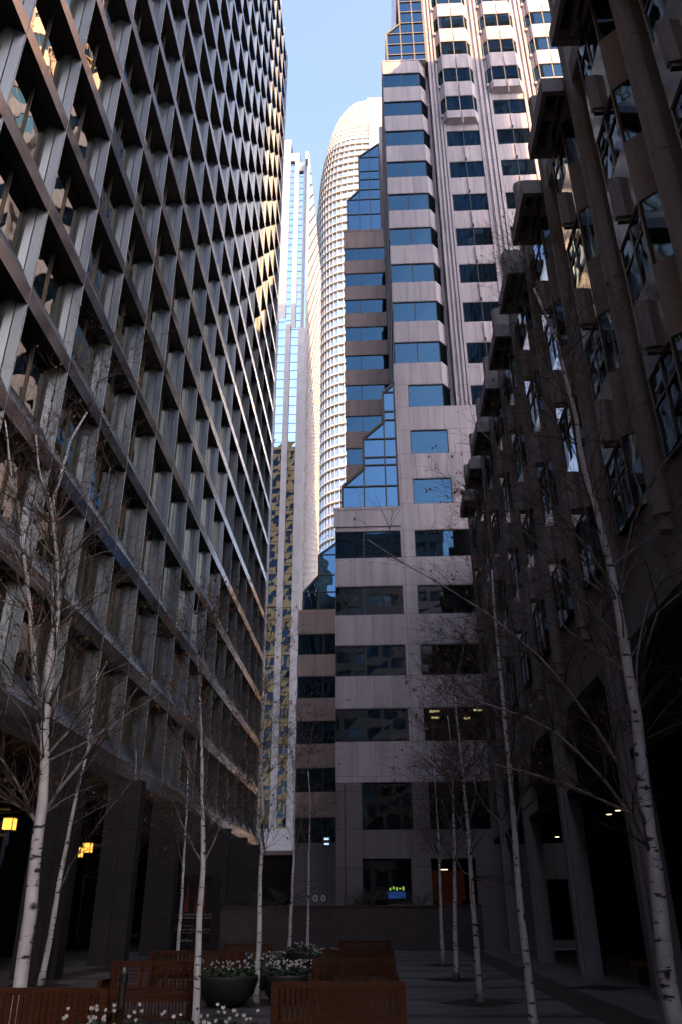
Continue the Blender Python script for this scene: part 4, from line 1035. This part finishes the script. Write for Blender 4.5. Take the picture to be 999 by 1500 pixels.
# ================================================================ BENCHES
def bench(x, y, face, label, w=1.55, kind='slat'):
    """face +1: sitter looks away from the camera (+y), -1: towards the camera. y is the line of the backrest"""
    e = empty('teak_bench', (x, y, 0), label, 'bench', 'teak benches in rows on the plaza')
    X0, X1 = x - w / 2, x + w / 2; f = face
    bk = MB()
    bk.box(X0, X1, y - .03, y + .03, .83, .90, 'teak'); bk.box(X0, X1, y - .025, y + .025, .44, .50, 'teak')
    bk.box(X0, X0 + .06, y - .03, y + .03, .5, .83, 'teak'); bk.box(X1 - .06, X1, y - .03, y + .03, .5, .83, 'teak')
    if kind == 'slat':
        n = 22
        for q in range(n):
            c = X0 + .06 + (w - .12) * (q + .5) / n; bk.box(c - .018, c + .018, y - .012, y + .012, .5, .83, 'teak')
        for q in range(n + 1):
            c = X0 + .04 + (w - .08) * q / n; bk.box(c - .016, c + .016, y - .028 * f - .012, y - .028 * f + .012, .06, .84, 'teak')
    else:
        for g in range(3):
            g0 = X0 + .10 + (w - .2) * g / 3 + .03; g1 = X0 + .10 + (w - .2) * (g + 1) / 3 - .03
            bk.box(g1, g1 + .06, y - .025, y + .025, .5, .83, 'teak')
            for q in range(9):
                c = g0 + (g1 - g0) * q / 8; bk.box(c - .008, c + .008, y - .01, y, .5, .83, 'teak')
            for q in range(6):
                z = .53 + .055 * q; bk.box(g0, g1, y - .02, y - .01, z - .008, z + .008, 'teak')
        bk.box(X0 + .06, X0 + .13, y - .02, y + .02, .5, .83, 'teak')
    bk.build('backrest', e)
    st = MB(); d0, d1 = sorted((y + .04 * f, y + .55 * f))
    for q in range(8):
        a = d0 + (d1 - d0) * q / 8; st.box(X0 + .04, X1 - .04, a, a + (d1 - d0) / 8 - .012, .41, .435, 'teak')
    st.build('seat', e)
    ap = MB(); yf = y + .53 * f
    ap.box(X0 + .04, X1 - .04, yf - .015, yf + .015, .33, .405, 'teak')
    if kind != 'slat':
        for q in range(24):
            c = X0 + .08 + (w - .16) * (q + .5) / 24; ap.box(c - .012, c + .012, yf - .012, yf + .012, .10, .33, 'teak')
        ap.box(X0 + .04, X1 - .04, yf - .015, yf + .015, .07, .10, 'teak')
    ap.build('apron', e)
    for sx in (X0, X1):
        s_ = MB(); c0, c1 = sorted((y - .03 * f, y + .58 * f))
        s_.box(sx - .035, sx + .035, c0, c1, .60, .645, 'teak')
        for q in range(9):
            c = c0 + (c1 - c0) * (q + .5) / 9; s_.box(sx - .012, sx + .012, c - .02, c + .02, .10, .60, 'teak')
        s_.box(sx - .02, sx + .02, c0, c1, .08, .12, 'teak'); s_.build('side_panel', e)
        for yy in (c0 + .03, c1 - .03):
            l_ = MB(); l_.box(sx - .036, sx + .036, yy - .034, yy + .034, .012, .62 if yy != c0 + .03 or f < 0 else .9, 'teak'); l_.build('leg', e)
    return e
bench(-.57, 11.2, 1, 'nearest centre teak bench, seen from its slatted back at the lower edge')
bench(-.57, 17.0, -1, 'centre teak bench facing the camera with three woven lattice back panels', kind='lattice')
bench(-.60, 20.9, 1, 'third bench of the centre row, its dark slatted back just showing')
bench(-.60, 27.0, -1, 'farthest bench of the centre row, its orange-brown lattice back showing on top', kind='lattice')
bench(-3.98, 10.4, 1, 'nearest left teak bench with slatted back at the lower left corner', w=1.6)
bench(-4.06, 16.0, -1, 'left teak bench facing the camera between two birch trunks, lattice back and slatted front', kind='lattice')
bench(-4.2, 20.3, 1, 'slatted bench back behind the left lattice bench', w=2.1)
bench(-3.77, 25.0, -1, 'farthest bench of the left row, behind the round flower bowls', w=1.35, kind='lattice')

# ================================================================ FLOWER BOWLS
def bowl(x, y, label, r=.62, seed=1, white=.6):
    e = empty('flower_bowl', (x, y, 0), label, 'planter', 'round bowls of white flowers')
    m_ = MB(); m_.lathe([(r * .42, .012), (r * .62, .05), (r * .86, .22), (r * .97, .40), (r, .50), (r, .54), (r * .93, .54), (r * .9, .47)], 'bowl', 28, (x, y, 0)); m_.build('bowl', e, smooth=True)
    m_ = MB(); m_.lathe([(r * .9, .47), (r * .9, .48)], 'soil', 20, (x, y, 0)); m_.build('soil', e)
    rn = random.Random(seed); lf = MB(); fl = MB()
    for q in range(420):
        a = rn.uniform(0, 6.28); rr_ = r * math.sqrt(rn.random()) * .98
        c = Vector((x + rr_ * math.cos(a), y + rr_ * math.sin(a), .50 + rn.uniform(0, .15)))
        u = Vector((rn.gauss(0, 1), rn.gauss(0, 1), rn.gauss(.3, .4))).normalized() * rn.uniform(.03, .055); v = u.cross(Vector((rn.gauss(0, .4), rn.gauss(0, .4), 1))).normalized() * u.length * .8
        lf.poly([c - u, c - u * .2 + v, c + u * .8, c - u * .2 - v], 'leaf_green')
    n = int(70 * white)
    for q in range(n):
        a = rn.uniform(0, 6.28); rr_ = r * math.sqrt(rn.random()) * .95
        c = Vector((x + rr_ * math.cos(a), y + rr_ * math.sin(a), .64 + rn.uniform(0, .14)))
        lf.tube([(c.x, c.y, .5), tuple(c)], [.003, .003], 'leaf_green', 3, False)
        for k in range(5):
            b = k * 1.257 + rn.random(); d = Vector((math.cos(b) * .45, math.sin(b) * .45, 1)).normalized(); L = rn.uniform(.03, .045)
            s_ = d.cross(Vector((math.sin(b), -math.cos(b), 0.2))).normalized() * L * .36
            fl.poly([c, c + d * L * .55 + s_, c + d * L, c + d * L * .55 - s_], 'petal')
    lf.build('foliage', e); fl.build('flower', e)
bowl(-2.85, 9.35, 'bowl of white flowers at the lower edge beside the nearest left bench', seed=1, r=.5, white=.4)
bowl(-1.72, 9.25, 'bowl of white flowers at the lower edge against the nearest centre bench', seed=2, r=.6, white=.4)
bowl(-3.15, 18.3, 'round dark flower bowl between the left lattice bench and the grate birch', seed=3)
bowl(-2.95, 22.2, 'round flower bowl behind the slim birch, farther back in the left row', seed=4)
bowl(-1.95, 18.6, 'bowl of dense white flowers touching the centre lattice bench', r=.55, seed=5, white=1.1)
bowl(-1.7, 24.6, 'small far bowl with a few white flowers left of the centre row', r=.5, seed=6, white=.5)
bowl(-2.7, 29.4, 'far bowl with sparse white flowers between the two bench rows', seed=7, white=.4)

# ================================================================ SMALL THINGS
P_ = empty('bollard_light', (-3.62, 12.6, 0), 'small dark metal post with a shiny cap behind the nearest left bench', 'post')
m_ = MB(); m_.lathe([(.05, .012), (.05, .80), (.062, .81), (.062, .9), (.05, .92)], 'black_metal', 14, (-3.62, 12.6, 0)); m_.build('post', P_)
m_ = MB(); m_.lathe([(.035, .92), (.035, .95), (.02, .985)], 'steel', 14, (-3.62, 12.6, 0)); m_.build('cap', P_)
PO = empty('poster_board', (-9.3, 37.6, 0), 'black poster with dark red graphics and small white print by the left arcade', 'poster')
px0, px1, py = -10.0, -7.6, 41.2
PO.location = (-8.8, py, 0)
m_ = MB(); m_.box(px0, px1, py, py + .12, .15, 3.3, 'poster_black'); m_.build('board', PO)
m_ = MB(); 
for (a, b) in ((-9.35, -9.1), (-8.85, -8.6), (-8.45, -8.3)): m_.prism_y([(a, 1.72), (b, 1.72), ((a + b) / 2 + .05, 3.0)], py - .006, py, 'poster_red')
m_.build('graphic', PO)
m_ = MB(); rn = random.Random(4)
for (z, h, x0, x1) in ((1.58, .07, -9.8, -8.0), (1.44, .07, -9.8, -8.0), (1.12, .04, -9.7, -8.8), (.96, .06, -9.75, -8.0), (.84, .03, -9.3, -8.1), (.5, .09, -9.5, -8.8)):
    x = x0
    while x < x1:
        w = rn.uniform(.04, .16); m_.box(x, min(x + w, x1), py - .006, py, z, z + h * rn.uniform(.6, 1), 'poster_white'); x += w + rn.uniform(.02, .07)
m_.build('print', PO)
m_ = MB()
for q in (px0 + .15, px1 - .15): m_.box(q - .03, q + .03, py + .02, py + .1, .012, .15, 'black_metal')
m_.build('foot', PO)

m_ = MB(); rn = random.Random(31)
for q in range(420):
    x, y = rn.uniform(-9, 5.4), rn.uniform(9, 43) if rn.random() < .5 else rn.uniform(9, 24)
    a = rn.uniform(0, 6.28); u = Vector((math.cos(a), math.sin(a), rn.uniform(-.2, .3))) * rn.uniform(.02, .04); v = Vector((-math.sin(a), math.cos(a), rn.uniform(0, .5))) * .018; c = Vector((x, y, .03))
    m_.poly([c - u, c + v, c + u, c - v], 'leaf_brown')
tag(m_.build('fallen_leaves'), 'dry brown birch leaves scattered over the paving', 'leaf litter', kind='stuff')
